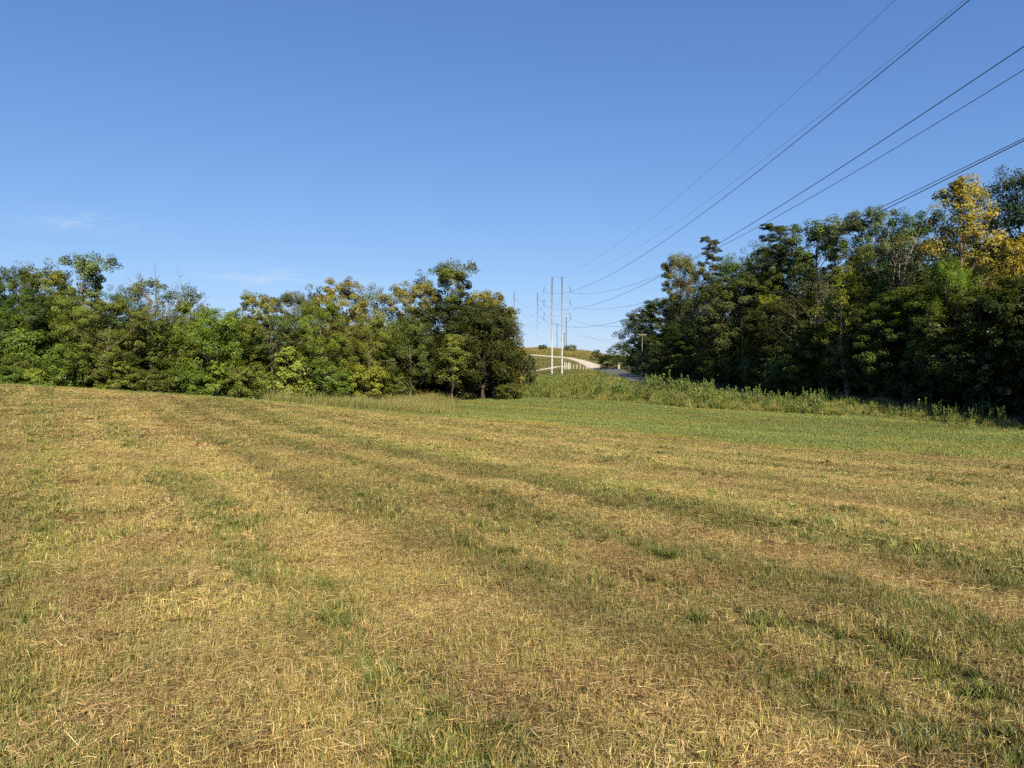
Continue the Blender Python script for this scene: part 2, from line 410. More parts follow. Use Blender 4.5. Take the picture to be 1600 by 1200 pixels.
ground_me = mesh_np('ground', np.stack([GX, GY, GZ], -1).reshape(-1, 3), quads, ground_mat(),
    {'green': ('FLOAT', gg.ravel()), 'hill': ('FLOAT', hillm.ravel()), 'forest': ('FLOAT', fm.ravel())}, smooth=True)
ground = tag(link('ground', ground_me), 'mown hay field of dry straw with a green band and grassy hill behind', kind='structure')

# ------------------------------------------------------------------ road and paths
def strip(name, pts, widths, mat, lift, label, n=60):
    pts = np.array(pts, float)
    t = np.r_[0, np.cumsum(np.hypot(*np.diff(pts, axis=0).T))]; tt = np.linspace(0, t[-1], n)
    c = np.stack([np.interp(tt, t, pts[:, 0]), np.interp(tt, t, pts[:, 1])], -1)
    for _ in range(3): c[1:-1] = (c[:-2] + c[1:-1] * 2 + c[2:]) / 4
    w = np.interp(tt, t, widths)
    d = np.gradient(c, axis=0); d /= np.hypot(d[:, 0], d[:, 1])[:, None]
    nrm = np.stack([-d[:, 1], d[:, 0]], -1)
    rows = []
    for k in np.linspace(-.5, .5, 7):
        jit = (vnoise(tt / 3, tt * 0 + k * 9, 17) - .5) * .8 if abs(k) == .5 else 0
        q = c + nrm * (w * k + jit)[:, None]
        z = terrain(q[:, 0], q[:, 1]) + lift * (1 - .9 * (abs(k) == .5) * 1.0)
        rows.append(np.c_[q, z])
    v = np.stack(rows, 1).reshape(-1, 3); id_ = np.arange(n * 7).reshape(n, 7)
    f = np.stack([id_[:-1, :-1], id_[:-1, 1:], id_[1:, 1:], id_[1:, :-1]], -1).reshape(-1, 4)
    return tag(link(name, mesh_np(name, v, f, mat, smooth=True)), label, kind='structure')
path_px = [(934, 575), (926, 571), (915, 566.5), (903, 562.5), (890, 559.5), (875, 558), (855, 556.8), (832, 554.5)]
pp = [hit(*p) for p in path_px]
strip('gravel_path', pp, [7, 6.4, 5.4, 4.2, 3.2, 2.4, 2, 2], GRAVEL, .12, 'pale gravel path curving up the grassy hill', 80)
pp2 = [hit(*p) for p in [(826, 581), (845, 577.5), (858, 575.5), (872, 573), (884, 572.5)]]
strip('side_path', pp2, [1.8] * 5, GRAVEL, .11, 'narrow pale track behind the white posts', 40)
pp3 = [hit(*p) for p in [(932, 575), (948, 574), (962, 574.5)]]
strip('entrance_path', pp3, [2.2] * 3, GRAVEL, .10, 'short gravel spur towards the stone gate pillar', 30)
road_pts = [pp[0], hit(948, 578.5), hit(965, 583), hit(985, 590), (27.2, 140), (28.2, 118), (28.8, 95), (30.2, 75)]
strip('road', road_pts, [5.0, 5, 5, 4.8, 4.6, 4.5, 4.5, 4.5], ASPHALT, .14, 'grey asphalt road running along the foot of the trees', 90)
ROAD = np.array(road_pts)

# ------------------------------------------------------------------ plant library (not linked: instanced by the stuff objects)
def gn_scatter(name, pts, idx_, rotz, scl, tint, protos, label, tilt=None):
    lib = bpy.data.collections.new(name + '_library')
    for k, me in enumerate(protos):
        o = bpy.data.objects.new('%s_piece_%02d' % (name, k), me); lib.objects.link(o)
    n = len(pts)
    rot = np.zeros((n, 3)); rot[:, 2] = rotz
    if tilt is not None: rot[:, 0] = tilt[:, 0]; rot[:, 1] = tilt[:, 1]
    scl = np.asarray(scl, float)
    if scl.ndim == 1: scl = np.repeat(scl[:, None], 3, 1)
    me = mesh_np(name, pts, None, None, {'idx': ('INT', idx_), 'rot': ('FLOAT_VECTOR', rot), 'scl': ('FLOAT_VECTOR', scl),
        'tint': ('FLOAT_COLOR', np.c_[tint, np.ones(n)])})
    o = link(name, me)
    ng = bpy.data.node_groups.new(name + '_scatter', 'GeometryNodeTree')
    ng.interface.new_socket('Geometry', in_out='INPUT', socket_type='NodeSocketGeometry')
    ng.interface.new_socket('Geometry', in_out='OUTPUT', socket_type='NodeSocketGeometry')
    N = ng.nodes; K = ng.links.new
    gi = N.new('NodeGroupInput'); go = N.new('NodeGroupOutput')
    ci = N.new('GeometryNodeCollectionInfo'); ci.inputs['Collection'].default_value = lib
    ci.inputs['Separate Children'].default_value = True; ci.inputs['Reset Children'].default_value = True
    ip = N.new('GeometryNodeInstanceOnPoints'); ip.inputs['Pick Instance'].default_value = True
    def na(nm, ty):
        a = N.new('GeometryNodeInputNamedAttribute'); a.data_type = ty; a.inputs['Name'].default_value = nm; return a.outputs['Attribute']
    K(gi.outputs[0], ip.inputs['Points']); K(ci.outputs[0], ip.inputs['Instance'])
    K(na('idx', 'INT'), ip.inputs['Instance Index']); K(na('rot', 'FLOAT_VECTOR'), ip.inputs['Rotation']); K(na('scl', 'FLOAT_VECTOR'), ip.inputs['Scale'])
    K(ip.outputs[0], go.inputs[0])
    md = o.modifiers.new('scatter', 'NODES'); md.node_group = ng
    tag(o, label, kind='stuff')
    return o

def unit(v): return v / np.maximum(np.linalg.norm(v, axis=-1, keepdims=True), 1e-9)

def blades(r, n, rad, h, w, lean, cols, weights, droop=.5, fall='disc', tuft=0):
    """n upright blades, 5 verts / 3 tris each"""
    a = r.uniform(0, 2 * np.pi, n); q = rad * np.sqrt(r.uniform(0, 1, n)) if fall == 'disc' else np.abs(r.normal(0, rad * .5, n))
    base = np.stack([q * np.cos(a), q * np.sin(a), np.full(n, -.01)], -1)
    az = r.uniform(0, 2 * np.pi, n)
    if tuft:
        m = max(4, n // tuft); k = r.integers(0, m, n); off = r.normal(0, rad * .045, (n, 2)); base[:, :2] = base[k, :2] + off
        az = np.arctan2(off[:, 1], off[:, 0]) + r.normal(0, .7, n)
    hh = r.uniform(h[0], h[1], n) * r.uniform(.6, 1, n); ww = r.uniform(w[0], w[1], n)
    ln = np.abs(r.normal(0, lean, n))
    d = np.stack([np.cos(az) * np.sin(ln), np.sin(az) * np.sin(ln), np.cos(ln)], -1)
    hz = np.stack([np.cos(az), np.sin(az), np.zeros(n)], -1)
    sd_a = az + r.normal(np.pi / 2, .6, n); sd = np.stack([np.cos(sd_a), np.sin(sd_a), np.zeros(n)], -1)
    mid = base + d * (hh * .55)[:, None]
    tip = mid + unit(d + hz * droop * r.uniform(.2, 1.4, n)[:, None] - np.array([0, 0, .3 * droop])) * (hh * .5)[:, None]
    s = sd * (ww / 2)[:, None]
    v = np.stack([base - s, base + s, mid - s * .85, mid + s * .85, tip], 1).reshape(-1, 3)
    b = (np.arange(n) * 5)[:, None]
    f = np.concatenate([b + np.array([[0, 1, 3]]), b + np.array([[0, 3, 2]]), b + np.array([[2, 3, 4]])], 0)
    ci = r.choice(len(cols), n, p=np.array(weights) / sum(weights))
    c = np.array(cols)[ci] * r.uniform(.65, 1.35, (n, 1)) * r.uniform(.93, 1.07, (n, 3))
    return v, f, np.repeat(c, 5, 0)

def straws(r, n, rad, l, w, cols, weights, zmax=.035):
    """n stalks lying on the ground, thin kinked strips: 6 verts / 4 tris"""
    a = r.uniform(0, 2 * np.pi, n); q = rad * np.sqrt(r.uniform(0, 1, n))
    c0 = np.stack([q * np.cos(a), q * np.sin(a), r.uniform(0.003, zmax, n)], -1)
    az = r.uniform(0, 2 * np.pi, n); el = r.normal(0, .16, n); ll = r.uniform(l[0], l[1], n); ww = r.uniform(w[0], w[1], n)
    d = np.stack([np.cos(az) * np.cos(el), np.sin(az) * np.cos(el), np.sin(el)], -1)
    sd = np.stack([-np.sin(az), np.cos(az), r.normal(0, .5, n)], -1); sd = unit(sd) * (ww / 2)[:, None]
    kink = np.stack([r.normal(0, .06, n), r.normal(0, .06, n), r.normal(.04, .05, n)], -1) * ll[:, None]
    p0, p1, p2 = c0 - d * (ll / 2)[:, None], c0 + kink * .6, c0 + d * (ll / 2)[:, None]
    for p in (p0, p2): p[:, 2] = np.maximum(p[:, 2], -.005)
    v = np.stack([p0 - sd, p0 + sd, p1 - sd, p1 + sd, p2 - sd * .5, p2 + sd * .5], 1).reshape(-1, 3)
    b = (np.arange(n) * 6)[:, None]
    f = np.concatenate([b + np.array([x]) for x in ([[0, 1, 3]], [[0, 3, 2]], [[2, 3, 5]], [[2, 5, 4]])], 0)
    ci = r.choice(len(cols), n, p=np.array(weights) / sum(weights))
    c = np.array(cols)[ci] * r.uniform(.6, 1.35, (n, 1))
    return v, f.reshape(-1, 3), np.repeat(c, 6, 0)

def join(parts):
    vs_, fs, cs = [], [], []; o = 0
    for v, f, c in parts:
        vs_.append(v); fs.append(f + o); cs.append(c); o += len(v)
    c = np.concatenate(cs)
    return np.concatenate(vs_), np.concatenate(fs), np.c_[np.clip(c, 0, 1), np.ones(len(c))]

STRAW = (.58, .435, .18); PALE = (.68, .54, .27); BROWN = (.31, .205, .088); RUST = (.27, .158, .066)
OLIVE = (.235, .215, .06); YELLOW = (.41, .32, .095); GREEN = (.185, .21, .05); DEEP = (.135, .16, .04); BLUEG = (.19, .23, .072)

def patch_lib(scale_w, n_mul, rad):
    """five looks of mown grass, three variants each: straw mat, brown mat, stubble, short green, coarse green"""
    P = []
    W = lambda a, b: (a * scale_w, b * scale_w)
    for k in range(3):
        r = np.random.default_rng(100 + k)
        P.append(join([straws(r, int(190 * n_mul), rad, (.02, .09), W(.0011, .0021), [STRAW, PALE, BROWN, YELLOW], [5, .8, 3.5, 2]),
                       blades(r, int(420 * n_mul), rad, (.02, .06), W(.0016, .0034), .55, [STRAW, YELLOW, OLIVE, GREEN], [4, 3, 3, 1.3], tuft=16)]))
    for k in range(3):
        r = np.random.default_rng(200 + k)
        P.append(join([straws(r, int(280 * n_mul), rad, (.02, .085), W(.0011, .0023), [BROWN, RUST, STRAW, PALE], [5, 3, 3.4, .4]),
                       blades(r, int(290 * n_mul), rad, (.02, .055), W(.0016, .0036), .55, [STRAW, BROWN, OLIVE, RUST], [3, 3, 2.4, 1], tuft=14)]))
    for k in range(3):
        r = np.random.default_rng(300 + k)
        P.append(join([straws(r, int(80 * n_mul), rad, (.02, .08), W(.0011, .0021), [STRAW, PALE, BROWN], [4, .8, 3]),
                       blades(r, int(640 * n_mul), rad, (.022, .075), W(.0016, .0038), .5, [YELLOW, OLIVE, GREEN, STRAW, BROWN], [2.6, 5, 2.8, 2.2, 1], tuft=18)]))
    for k in range(3):
        r = np.random.default_rng(400 + k)
        P.append(join([straws(r, int(60 * n_mul), rad, (.02, .09), W(.0014, .003), [STRAW, BROWN], [2, 2]),
                       blades(r, int(520 * n_mul), rad, (.025, .08), W(.002, .0044), .55, [GREEN, OLIVE, DEEP, YELLOW, BLUEG], [4, 4.5, 2.5, 1.6, .7], tuft=20)]))
    for k in range(3):
        r = np.random.default_rng(500 + k)
        P.append(join([blades(r, int(120 * n_mul), rad * .55, (.06, .14), W(.0035, .008), .55, [GREEN, BLUEG, DEEP, OLIVE], [4, 1.5, 2, 2.5], .9, 'gauss', tuft=24),
                       blades(r, int(230 * n_mul), rad, (.03, .1), W(.002, .0045), .45, [OLIVE, GREEN, STRAW], [4, 3, 2], tuft=16)]))
    return [mesh_np('mown_patch', v, f, BLADE, {'col': ('FLOAT_COLOR', c)}) for v, f, c in P]

def sector(dens, r0, r1, amax=52):
    """jittered grid over a ring sector in front of the standpoint: no bare holes, no rows"""
    st = 1 / math.sqrt(dens); m = int(r1 / st) + 1
    ix, iy = np.meshgrid(np.arange(-m, m + 1), np.arange(0, m + 1))
    x = (ix.ravel() + .5 * (iy.ravel() % 2) + rng.uniform(-.45, .45, ix.size)) * st; y = (iy.ravel() + rng.uniform(-.45, .45, ix.size)) * st
    q = np.hypot(x, y); a = np.abs(np.degrees(np.arctan2(x, np.maximum(y, 1e-6))))
    k = (q > r0) & (q < r1) & (a < amax)
    return x[k], y[k]

def mown(name, label, r0, r1, dens, scale_w, n_mul, rad, sc=(.85, 1.2)):
    x, y = sector(dens, r0, r1)
    g, b, gr = fields(x, y)
    keep = (side(WEED, x, y) < .3) & (forest_mask(x, y) < .2) & (gr < .93)
    x, y, g, b = x[keep], y[keep], g[keep], b[keep]; n = len(x)
    u = rng.uniform(0, 1, n); k3 = rng.integers(0, 3, n)
    pg = np.clip((g - .30) / .5, 0, 1); pb = np.clip(b * 1.25, 0, 1)
    cat = np.where(u < pg, np.where(rng.uniform(0, 1, n) < .22, 4, 3), np.where(rng.uniform(0, 1, n) < pb * .9, np.where(rng.uniform(0, 1, n) < .5, 1, 0), np.where(rng.uniform(0, 1, n) < .8, 2, 0)))
    z = terrain(x, y)
    tint = swath_tint(x, y)[:, None] * (.82 + .42 * fbm(x / .9, y / .9, 88, 3)[:, None]) * rng.uniform(.85, 1.15, (n, 1)) * np.ones((n, 3)) * rng.uniform(.96, 1.04, (n, 3))
    s = rng.uniform(sc[0], sc[1], n)
    scl = np.stack([s, s, s * rng.uniform(.8, 1.4, n)], -1)
    return gn_scatter(name, np.stack([x, y, z + .016], -1), cat * 3 + k3, rng.uniform(0, 6.28, n), scl, tint, patch_lib(scale_w, n_mul, rad), label)

mown('mown_grass', 'short mown straw and grass blades nearest the viewer', 1.3, 7.5, 22, 1.0, 1.45, .28)
mown('stubble_grass', 'mown straw and stubble across the middle of the field', 7.3, 17, 13, 1.3, 1.05, .33)
mown('straw_grass', 'golden straw stubble across the far part of the mown field', 16.8, 33, 7, 2.2, .66, .4)
mown('pale_stubble', 'pale stubble along the far rim of the mown field', 32.5, 54, 3.6, 3.6, .6, .56)

# taller, unmown grass ------------------------------------------------
def tall_lib(seed, n, rad, h, w, cols, wts, lean=.28, heads=0, headcol=None):
    r = np.random.default_rng(seed)
    parts = [blades(r, n, rad, h, w, lean, cols, wts, .5)]
    if heads:
        parts.append(blades(r, heads, rad, (h[1] * .9, h[1] * 1.35), (w[0] * .5, w[0] * .8), lean * .6, [headcol], [1], .15))
    v, f, c = join(parts)
    return mesh_np('tall_grass', v, f, BLADE, {'col': ('FLOAT_COLOR', c)})

n = 16500
x = rng.uniform(-30, 34, n); y = rng.uniform(12, 82, n)
g, b, gr = fields(x, y)
keep = (rng.uniform(.05, .8, n) < gr) & (side(WEED, x, y) < 1.0) & (forest_mask(x, y) < .3) & (np.abs(x) < y * .95)
x, y, g, gr = x[keep], y[keep], g[keep], gr[keep]; n = len(x)
GL = [tall_lib(700 + k, 430, .75, (.09, .22), (.007, .014), [(.135, .205, .05), (.155, .225, .07), (.20, .235, .062), DEEP, YELLOW], [4, 2.2, 3, .6, .25 + .2 * k], .42) for k in range(4)]
tn = .62 + .95 * fbm((x * .6 + y * .8) / 1.3, (x * .8 - y * .6) / 14, 55, 3); yl = sstep(.45, .75, fbm((x * .6 + y * .8) / 2.2, (x * .8 - y * .6) / 9, 56, 3))
gn_scatter('green_hay', np.stack([x, y, terrain(x, y)], -1), rng.integers(0, 4, n), rng.uniform(0, 6.28, n), rng.uniform(.6, 1.35, n) * (.55 + .45 * gr),
    np.stack([tn * (1.06 + .8 * (1 - gr) + .35 * yl), tn * (1 + .25 * (1 - gr) + .08 * yl), tn * .98], -1), GL, 'uncut green hay band beyond the mown straw')

# rough meadow before the left wood
n = 5200
x = rng.uniform(-48, 2, n); y = rng.uniform(44, 84, n)
lf = 57.5 + (x * F / y + 800) * .03
e = side(EDGE, x, y)
keep = (e > 2.2 + 2.5 * vnoise(x / 4, y / 4, 66)) & (y < lf + 1.0) & (x < -7.5 + 3.0 * vnoise(y / 3, y * 0, 4) + (y - 60) * -.05) & (x * F / y + 800 > 400 + 60 * vnoise(y / 2, y * 0, 14))
x, y = x[keep], y[keep]; n = len(x)
ML = [tall_lib(800 + k, 190, .6, (.4, 1.0), (.012, .024), [GREEN, OLIVE, YELLOW, BLUEG], [5, 3.5, .8 + .3 * k, 2], .3, 9, (.36, .31, .12)) for k in range(4)]
tn = .8 + .4 * fbm(x / 5, y / 5, 57, 3)
gn_scatter('meadow_grass', np.stack([x, y, terrain(x, y)], -1), rng.integers(0, 4, n), rng.uniform(0, 6.28, n), rng.uniform(.7, 1.25, n),
    np.stack([tn, tn, tn], -1), ML, 'tall rough meadow grass at the foot of the left wood')

# hill grass
n = 9000
x = rng.uniform(-30, 60, n); y = rng.uniform(210, 352, n)
z = terrain(x, y)
onpath = np.minimum.reduce([np.abs(side(np.array(pp), x, y)), np.abs(side(np.array(pp2), x, y)) + .8, np.abs(side(ROAD, x, y)) - 1])
keep = onpath > 3.0
x, y = x[keep], y[keep]; n = len(x)
crest = sstep(312, 328, y + 6 * (vnoise(x / 6, y / 6, 3) - .5))
HL = [tall_lib(900 + k, 120, 1.5, (.4, .9), (.03, .06), [OLIVE, YELLOW, STRAW, GREEN, BROWN], [3.5, 1.4, .8, 3, .8], .3) for k in range(3)]
s = .16 + 1.7 * crest * (.6 + .8 * vnoise(x / 7, y / 7, 15))
tn = .85 + .3 * fbm(x / 12, y / 12, 58, 3)
gn_scatter('hill_grass', np.stack([x, y, terrain(x, y)], -1), rng.integers(0, 3, n), rng.uniform(0, 6.28, n), np.stack([np.full(n, 1.2), np.full(n, 1.2), s], -1),
    np.stack([tn * .84, tn * .86, tn * .8], -1), HL, 'rough olive grass over the distant hill and its crest')

# ------------------------------------------------------------------ leaves, trees
def leaf_quads(r, p, size, up=.5, out=None, slim=.34, fold=.1, jitter=.45):
    n = len(p)
    nrm = r.normal(0, 1, (n, 3)); nrm[:, 2] = np.abs(nrm[:, 2]) + up
    if out is not None: nrm = nrm * .75 + out * 1.0
    nrm = unit(nrm)
    a = unit(np.cross(nrm, r.normal(0, 1, (n, 3)))); b = np.cross(nrm, a)
    s = (size * r.uniform(1 - jitter, 1 + jitter, n))[:, None]
    v = np.stack([p - a * s * .5, p + b * s * slim + nrm * s * fold, p + a * s * .5, p - b * s * slim + nrm * s * fold], 1).reshape(-1, 3)
    f = np.arange(n * 4).reshape(-1, 4)
    return v, f

def tubes_np(segs, nside):
    """segs: list of (points (k,3), radii (k,)); one mesh"""
    V, Fc = [], []; o = 0
    ang = np.arange(nside) * 2 * np.pi / nside
    for pts, rad in segs:
        pts = np.asarray(pts, float); rad = np.asarray(rad, float); k = len(pts)
        d = unit(np.gradient(pts, axis=0)); ref = np.where(np.abs(d[:, 2:3]) < .9, np.array([[0, 0, 1.]]), np.array([[1., 0, 0]]))
        u = unit(np.cross(d, ref)); w = np.cross(d, u)
        ring = pts[:, None] + (u[:, None] * np.cos(ang)[None, :, None] + w[:, None] * np.sin(ang)[None, :, None]) * rad[:, None, None]
        V.append(ring.reshape(-1, 3)); id_ = np.arange(k * nside).reshape(k, nside) + o
        nxt = np.roll(id_, -1, 1)
        Fc.append(np.stack([id_[:-1], nxt[:-1], nxt[1:], id_[1:]], -1).reshape(-1, 4)); o += k * nside
    return np.concatenate(V), np.concatenate(Fc)

def curve_pts(p0, p1, r, k=5, sag=.12, up=.15):
    t = np.linspace(0, 1, k)[:, None]; p0 = np.asarray(p0, float); p1 = np.asarray(p1, float); l = np.linalg.norm(p1 - p0)
    off = r.normal(0, sag * l * .5, 3); off[2] = up * l * r.uniform(-.4, 1)
    return p0 + (p1 - p0) * t + off * (4 * t * (1 - t)) * .5

def make_tree(seed, H=14.0, W=9.0, base=.25, lobes=14, clumps=17, leaves=75, size=.21, shape='round', lobe_r=.27, flat=1.1, density=1.0, lean=0.0, bare=0, slim=.34, up=.5, trunk_r=.017, clump_r=.47):
    r = np.random.default_rng(seed)
    RR = W / 2
    k = 9
    tz = np.linspace(0, H * (.82 if shape != 'pine' else .97), k)
    wob = np.cumsum(r.normal(0, .012 * H, (k, 2)), 0); wob -= wob[0]; wob[:, 0] += lean * H * (tz / H) ** 1.4
    trunk = np.c_[wob, tz]; tr = H * trunk_r * (1 - .88 * np.linspace(0, 1, k)) ; tr[0] *= 1.45
    big = [(trunk, tr)]; small = []
    def trunk_at(z): return np.array([np.interp(z, tz, wob[:, 0]), np.interp(z, tz, wob[:, 1]), z])
    C = []; cen = []
    for i in range(lobes):
        f = (i + .5) / lobes; ang = i * 2.39996 + r.uniform(-.5, .5)
        if shape == 'round':
            z = base + (1 - base) * f ** .85; prof = math.sqrt(max(0.02, 1 - ((z - (base + .36 * (1 - base))) / (.66 * (1 - base))) ** 2)) if z > base + .36 * (1 - base) else .72 + .28 * ((z - base) / (.36 * (1 - base)))
            rad = RR * max(prof, .12) * r.uniform(.45, .82); lr = W * lobe_r * r.uniform(.75, 1.2) * (.55 + .5 * prof)
        elif shape == 'vase':
            z = base + (1 - base) * f ** .7; prof = .25 + .75 * ((z - base) / (1 - base)) ** .8 if f < .75 else .8 - .5 * (f - .75) / .25
            rad = RR * prof * r.uniform(.35, .95); lr = W * lobe_r * r.uniform(.7, 1.15) * .8
        elif shape == 'column':
            z = base + (1 - base) * f; prof = math.sin(math.pi * (.18 + .8 * f)) ** .7
            rad = RR * prof * r.uniform(.3, .8); lr = W * lobe_r * r.uniform(.7, 1.2) * (.5 + .6 * prof)
        elif shape == 'cone':
            z = base + (1 - base) * f; prof = (1 - f) ** .7
            rad = RR * prof * r.uniform(.4, .8); lr = W * lobe_r * (.35 + .9 * prof)
        else:  # pine
            z = base + (1 - base) * f; prof = .95 - .55 * f
            rad = RR * prof * r.uniform(.35, .9); lr = W * lobe_r * r.uniform(.7, 1.2) * (.6 + .4 * prof)
        z = z * H; t = trunk_at(min(z, tz[-1]))
        c = np.array([t[0] + rad * math.cos(ang), t[1] + rad * math.sin(ang), min(z, H - lr * flat * .8)])
        z0 = max(.12 * H, c[2] - (rad * (.9 if shape != 'pine' else .05) + .05 * H) * r.uniform(.7, 1.2)); z0 = min(z0, tz[-2])
        p0 = trunk_at(z0); limb = curve_pts(p0, c, r)
        lr0 = np.interp(z0, tz, tr) * r.uniform(.4, .6)
        big.append((limb, lr0 * (1 - .75 * np.linspace(0, 1, len(limb)))))
        cen.append(c)
        nc = max(3, int(clumps * density * r.uniform(.8, 1.2)))
        d = unit(r.normal(0, 1, (nc, 3)) + np.array([math.cos(ang) * .35, math.sin(ang) * .35, .35]))
        q = c + d * (lr * r.uniform(.35, .98, nc) )[:, None] * np.array([1, 1, flat])
        C.append(np.c_[q, d, np.full(nc, lr)])
        for j in range(0, nc, 2):
            small.append((curve_pts(limb[-2], q[j], r, 3), np.array([lr0 * .32, lr0 * .2, .008])))
    for j in range(bare):
        c = cen[r.integers(0, len(cen))]; e = c + unit(r.normal(0, 1, 3) + np.array([0, 0, .9])) * r.uniform(.12, .3) * H
        b0 = curve_pts(c * np.array([.3, .3, .85]) , e, r, 5); big.append((b0, H * .0042 * np.array([1, .8, .6, .4, .15])))
        for m in range(4):
            i0 = r.integers(1, 4); e2 = b0[i0] + unit(r.normal(0, 1, 3) + np.array([0, 0, .7])) * r.uniform(.05, .13) * H
            small.append((curve_pts(b0[i0], e2, r, 3), H * .002 * np.array([1, .6, .2])))
    C = np.concatenate(C)
    leaves = leaves * 1.45; size = size * .8
    nl = r.integers(int(leaves * .7), int(leaves * 1.3), len(C))
    ci = np.repeat(np.arange(len(C)), nl)
    cr_ = clump_r * C[ci, 6] * .62
    g = r.normal(0, 1, (len(ci), 3)); g *= np.minimum(1, 1.45 / np.maximum(np.linalg.norm(g, axis=1, keepdims=True), 1e-6))
    p = C[ci, :3] + g * cr_[:, None] * np.array([.62, .62, .5 if shape != 'pine' else .24])
    v, f = leaf_quads(r, p, size, up, C[ci, 3:6], slim)
    # each spray has its own shade, each leaf a little more
    cv = r.uniform(0, 1, len(C)); lv = np.clip(.55 * cv[ci] + .45 * r.uniform(0, 1, len(ci)), 0, 1)
    mid_ = np.array([0, 0, H * (base + .45 * (1 - base))]); radial = unit((C[:, :3] - mid_) / np.array([RR, RR, H * (1 - base) * .55]))
    nr = unit(.7 * C[:, 3:6] + .5 * radial + np.array([0, 0, .15])); nr = unit(nr[ci] + .6 * unit(g) + r.normal(0, .18, (len(ci), 3)))
    bv, bf = tubes_np(big, 7); sv, sf = tubes_np(small, 4)
    tv = np.concatenate([bv, sv]); tf = np.concatenate([bf, sf + len(bv)])
    wid = np.percentile(np.hypot(p[:, 0], p[:, 1]), 97) * 2
    hgt = np.percentile(p[:, 2], 99.7)
    return dict(trunk=(tv, tf), leaf=(v, f, np.repeat(lv, 4), np.repeat(nr, 4, 0)), W=wid, H=hgt)

def tree_meshes(t, nm):
    return dict(trunk=mesh_np(nm + '_trunk', *t['trunk'], BARK, smooth=True), crown=mesh_np(nm + '_crown', t['leaf'][0], t['leaf'][1], LEAF, {'v': ('FLOAT', t['leaf'][2]), 'spray': ('FLOAT_VECTOR', t['leaf'][3])}), W=t['W'], H=t['H'])

PROTO = {}
for nm, kw in {
    'round1': dict(seed=1, lobes=15), 'round2': dict(seed=2, lobes=12, W=10, base=.2, lobe_r=.3), 'round3': dict(seed=3, lobes=18, lobe_r=.22, base=.16),
    'round4': dict(seed=14, lobes=16, lobe_r=.24, base=.22, W=8.5), 'low1': dict(seed=24, lobes=26, lobe_r=.22, base=.04, W=9, H=11, flat=1.35), 'low2': dict(seed=25, lobes=28, lobe_r=.2, base=.03, W=10, H=11, flat=1.35),
    'feather1': dict(seed=5, lobes=18, flat=.95, leaves=95, size=.16, lobe_r=.25), 'feather2': dict(seed=6, lobes=22, flat=.95, leaves=85, size=.16, base=.15, lobe_r=.22),
    'open1': dict(seed=7, shape='vase', lobes=24, base=.36, lobe_r=.2, clumps=13, leaves=48, H=15, W=8, lean=.03, flat=.95, clump_r=.62), 'open2': dict(seed=8, shape='vase', lobes=26, base=.3, lobe_r=.19, clumps=12, leaves=45, H=15, W=8, flat=1.0, clump_r=.62),
    'sparse1': dict(seed=9, shape='vase', lobes=24, base=.25, lobe_r=.19, clumps=11, leaves=30, bare=16, flat=1.0, clump_r=.62, H=14, W=8), 'sparse2': dict(seed=10, lobes=22, base=.2, lobe_r=.21, clumps=11, leaves=32, bare=20, flat=.9, clump_r=.62),
    'pine1': dict(seed=11, shape='pine', lobes=24, base=.45, lobe_r=.24, flat=.3, clumps=14, leaves=120, size=.26, slim=.09, H=20, W=8, trunk_r=.013), 'pine2': dict(seed=12, shape='pine', lobes=30, base=.36, lobe_r=.25, flat=.34, clumps=15, leaves=110, size=.26, slim=.09, H=20, W=9, trunk_r=.013),
    'poplar1': dict(seed=13, shape='column', lobes=30, base=.18, lobe_r=.22, clumps=12, leaves=36, size=.2, slim=.42, H=16, W=6.5, flat=1.15, clump_r=.62), 'poplar2': dict(seed=15, shape='column', lobes=22, base=.16, lobe_r=.24, clumps=12, leaves=38, size=.19, slim=.42, H=12, W=6, flat=1.0, clump_r=.62),
    'sapling': dict(seed=16, shape='cone', lobes=34, base=.02, lobe_r=.22, clumps=10, leaves=20, size=.19, slim=.42, clump_r=.62, H=4.6, W=4.0, flat=.8, up=.2, trunk_r=.012),
    'dome': dict(seed=33, lobes=32, lobe_r=.24, base=.07, W=10, H=12, flat=1.0),
    'stem': dict(seed=31, shape='column', lobes=20, base=.3, lobe_r=.24, clumps=11, leaves=36, size=.17, bare=5, H=10, W=4.5, flat=.9, clump_r=.62, trunk_r=.013),
    'shrub1': dict(seed=17, lobes=12, base=.06, lobe_r=.27, clumps=14, leaves=45, size=.15, H=4, W=4.5, trunk_r=.01), 'shrub2': dict(seed=18, lobes=14, base=.04, lobe_r=.25, clumps=14, leaves=42, size=.16, slim=.42, H=4, W=5, trunk_r=.01),
    'shrub3': dict(seed=19, shape='column', lobes=12, base=.05, lobe_r=.28, clumps=13, leaves=36, size=.17, H=4.5, W=3.6, trunk_r=.01),
}.items():
    kw = dict(kw); PROTO[nm] = tree_meshes(make_tree(**kw), nm)

TONE = {'dark': (.056, .076, .019), 'deep': (0.070, .11, .022), 'green': (0.104, .155, .024), 'bright': (0.145, .205, .026), 'olive': (0.151, .178, .03), 'oliveD': (0.107, .13, .027),
        'gold': (0.198, .205, .036), 'yellow': (.37, .275, .055), 'lime': (.215, .225, .033), 'grey': (0.132, .165, .058), 'greyD': (0.101, .122, .042), 'tan': (.2, .165, .07), 'rust': (0.176, .165, .036), 'pine': (.07, .088, .03), 'sapling': (.25, .30, .055), 'darkolive': (.07, .086, .021)}
LIGHTBARK = (1.5, 1.5, 1.45); PALEBARK = (2.3, 2.25, 2.1); MIDBARK = (1, 1, 1); DARKBARK = (.5, .48, .45)

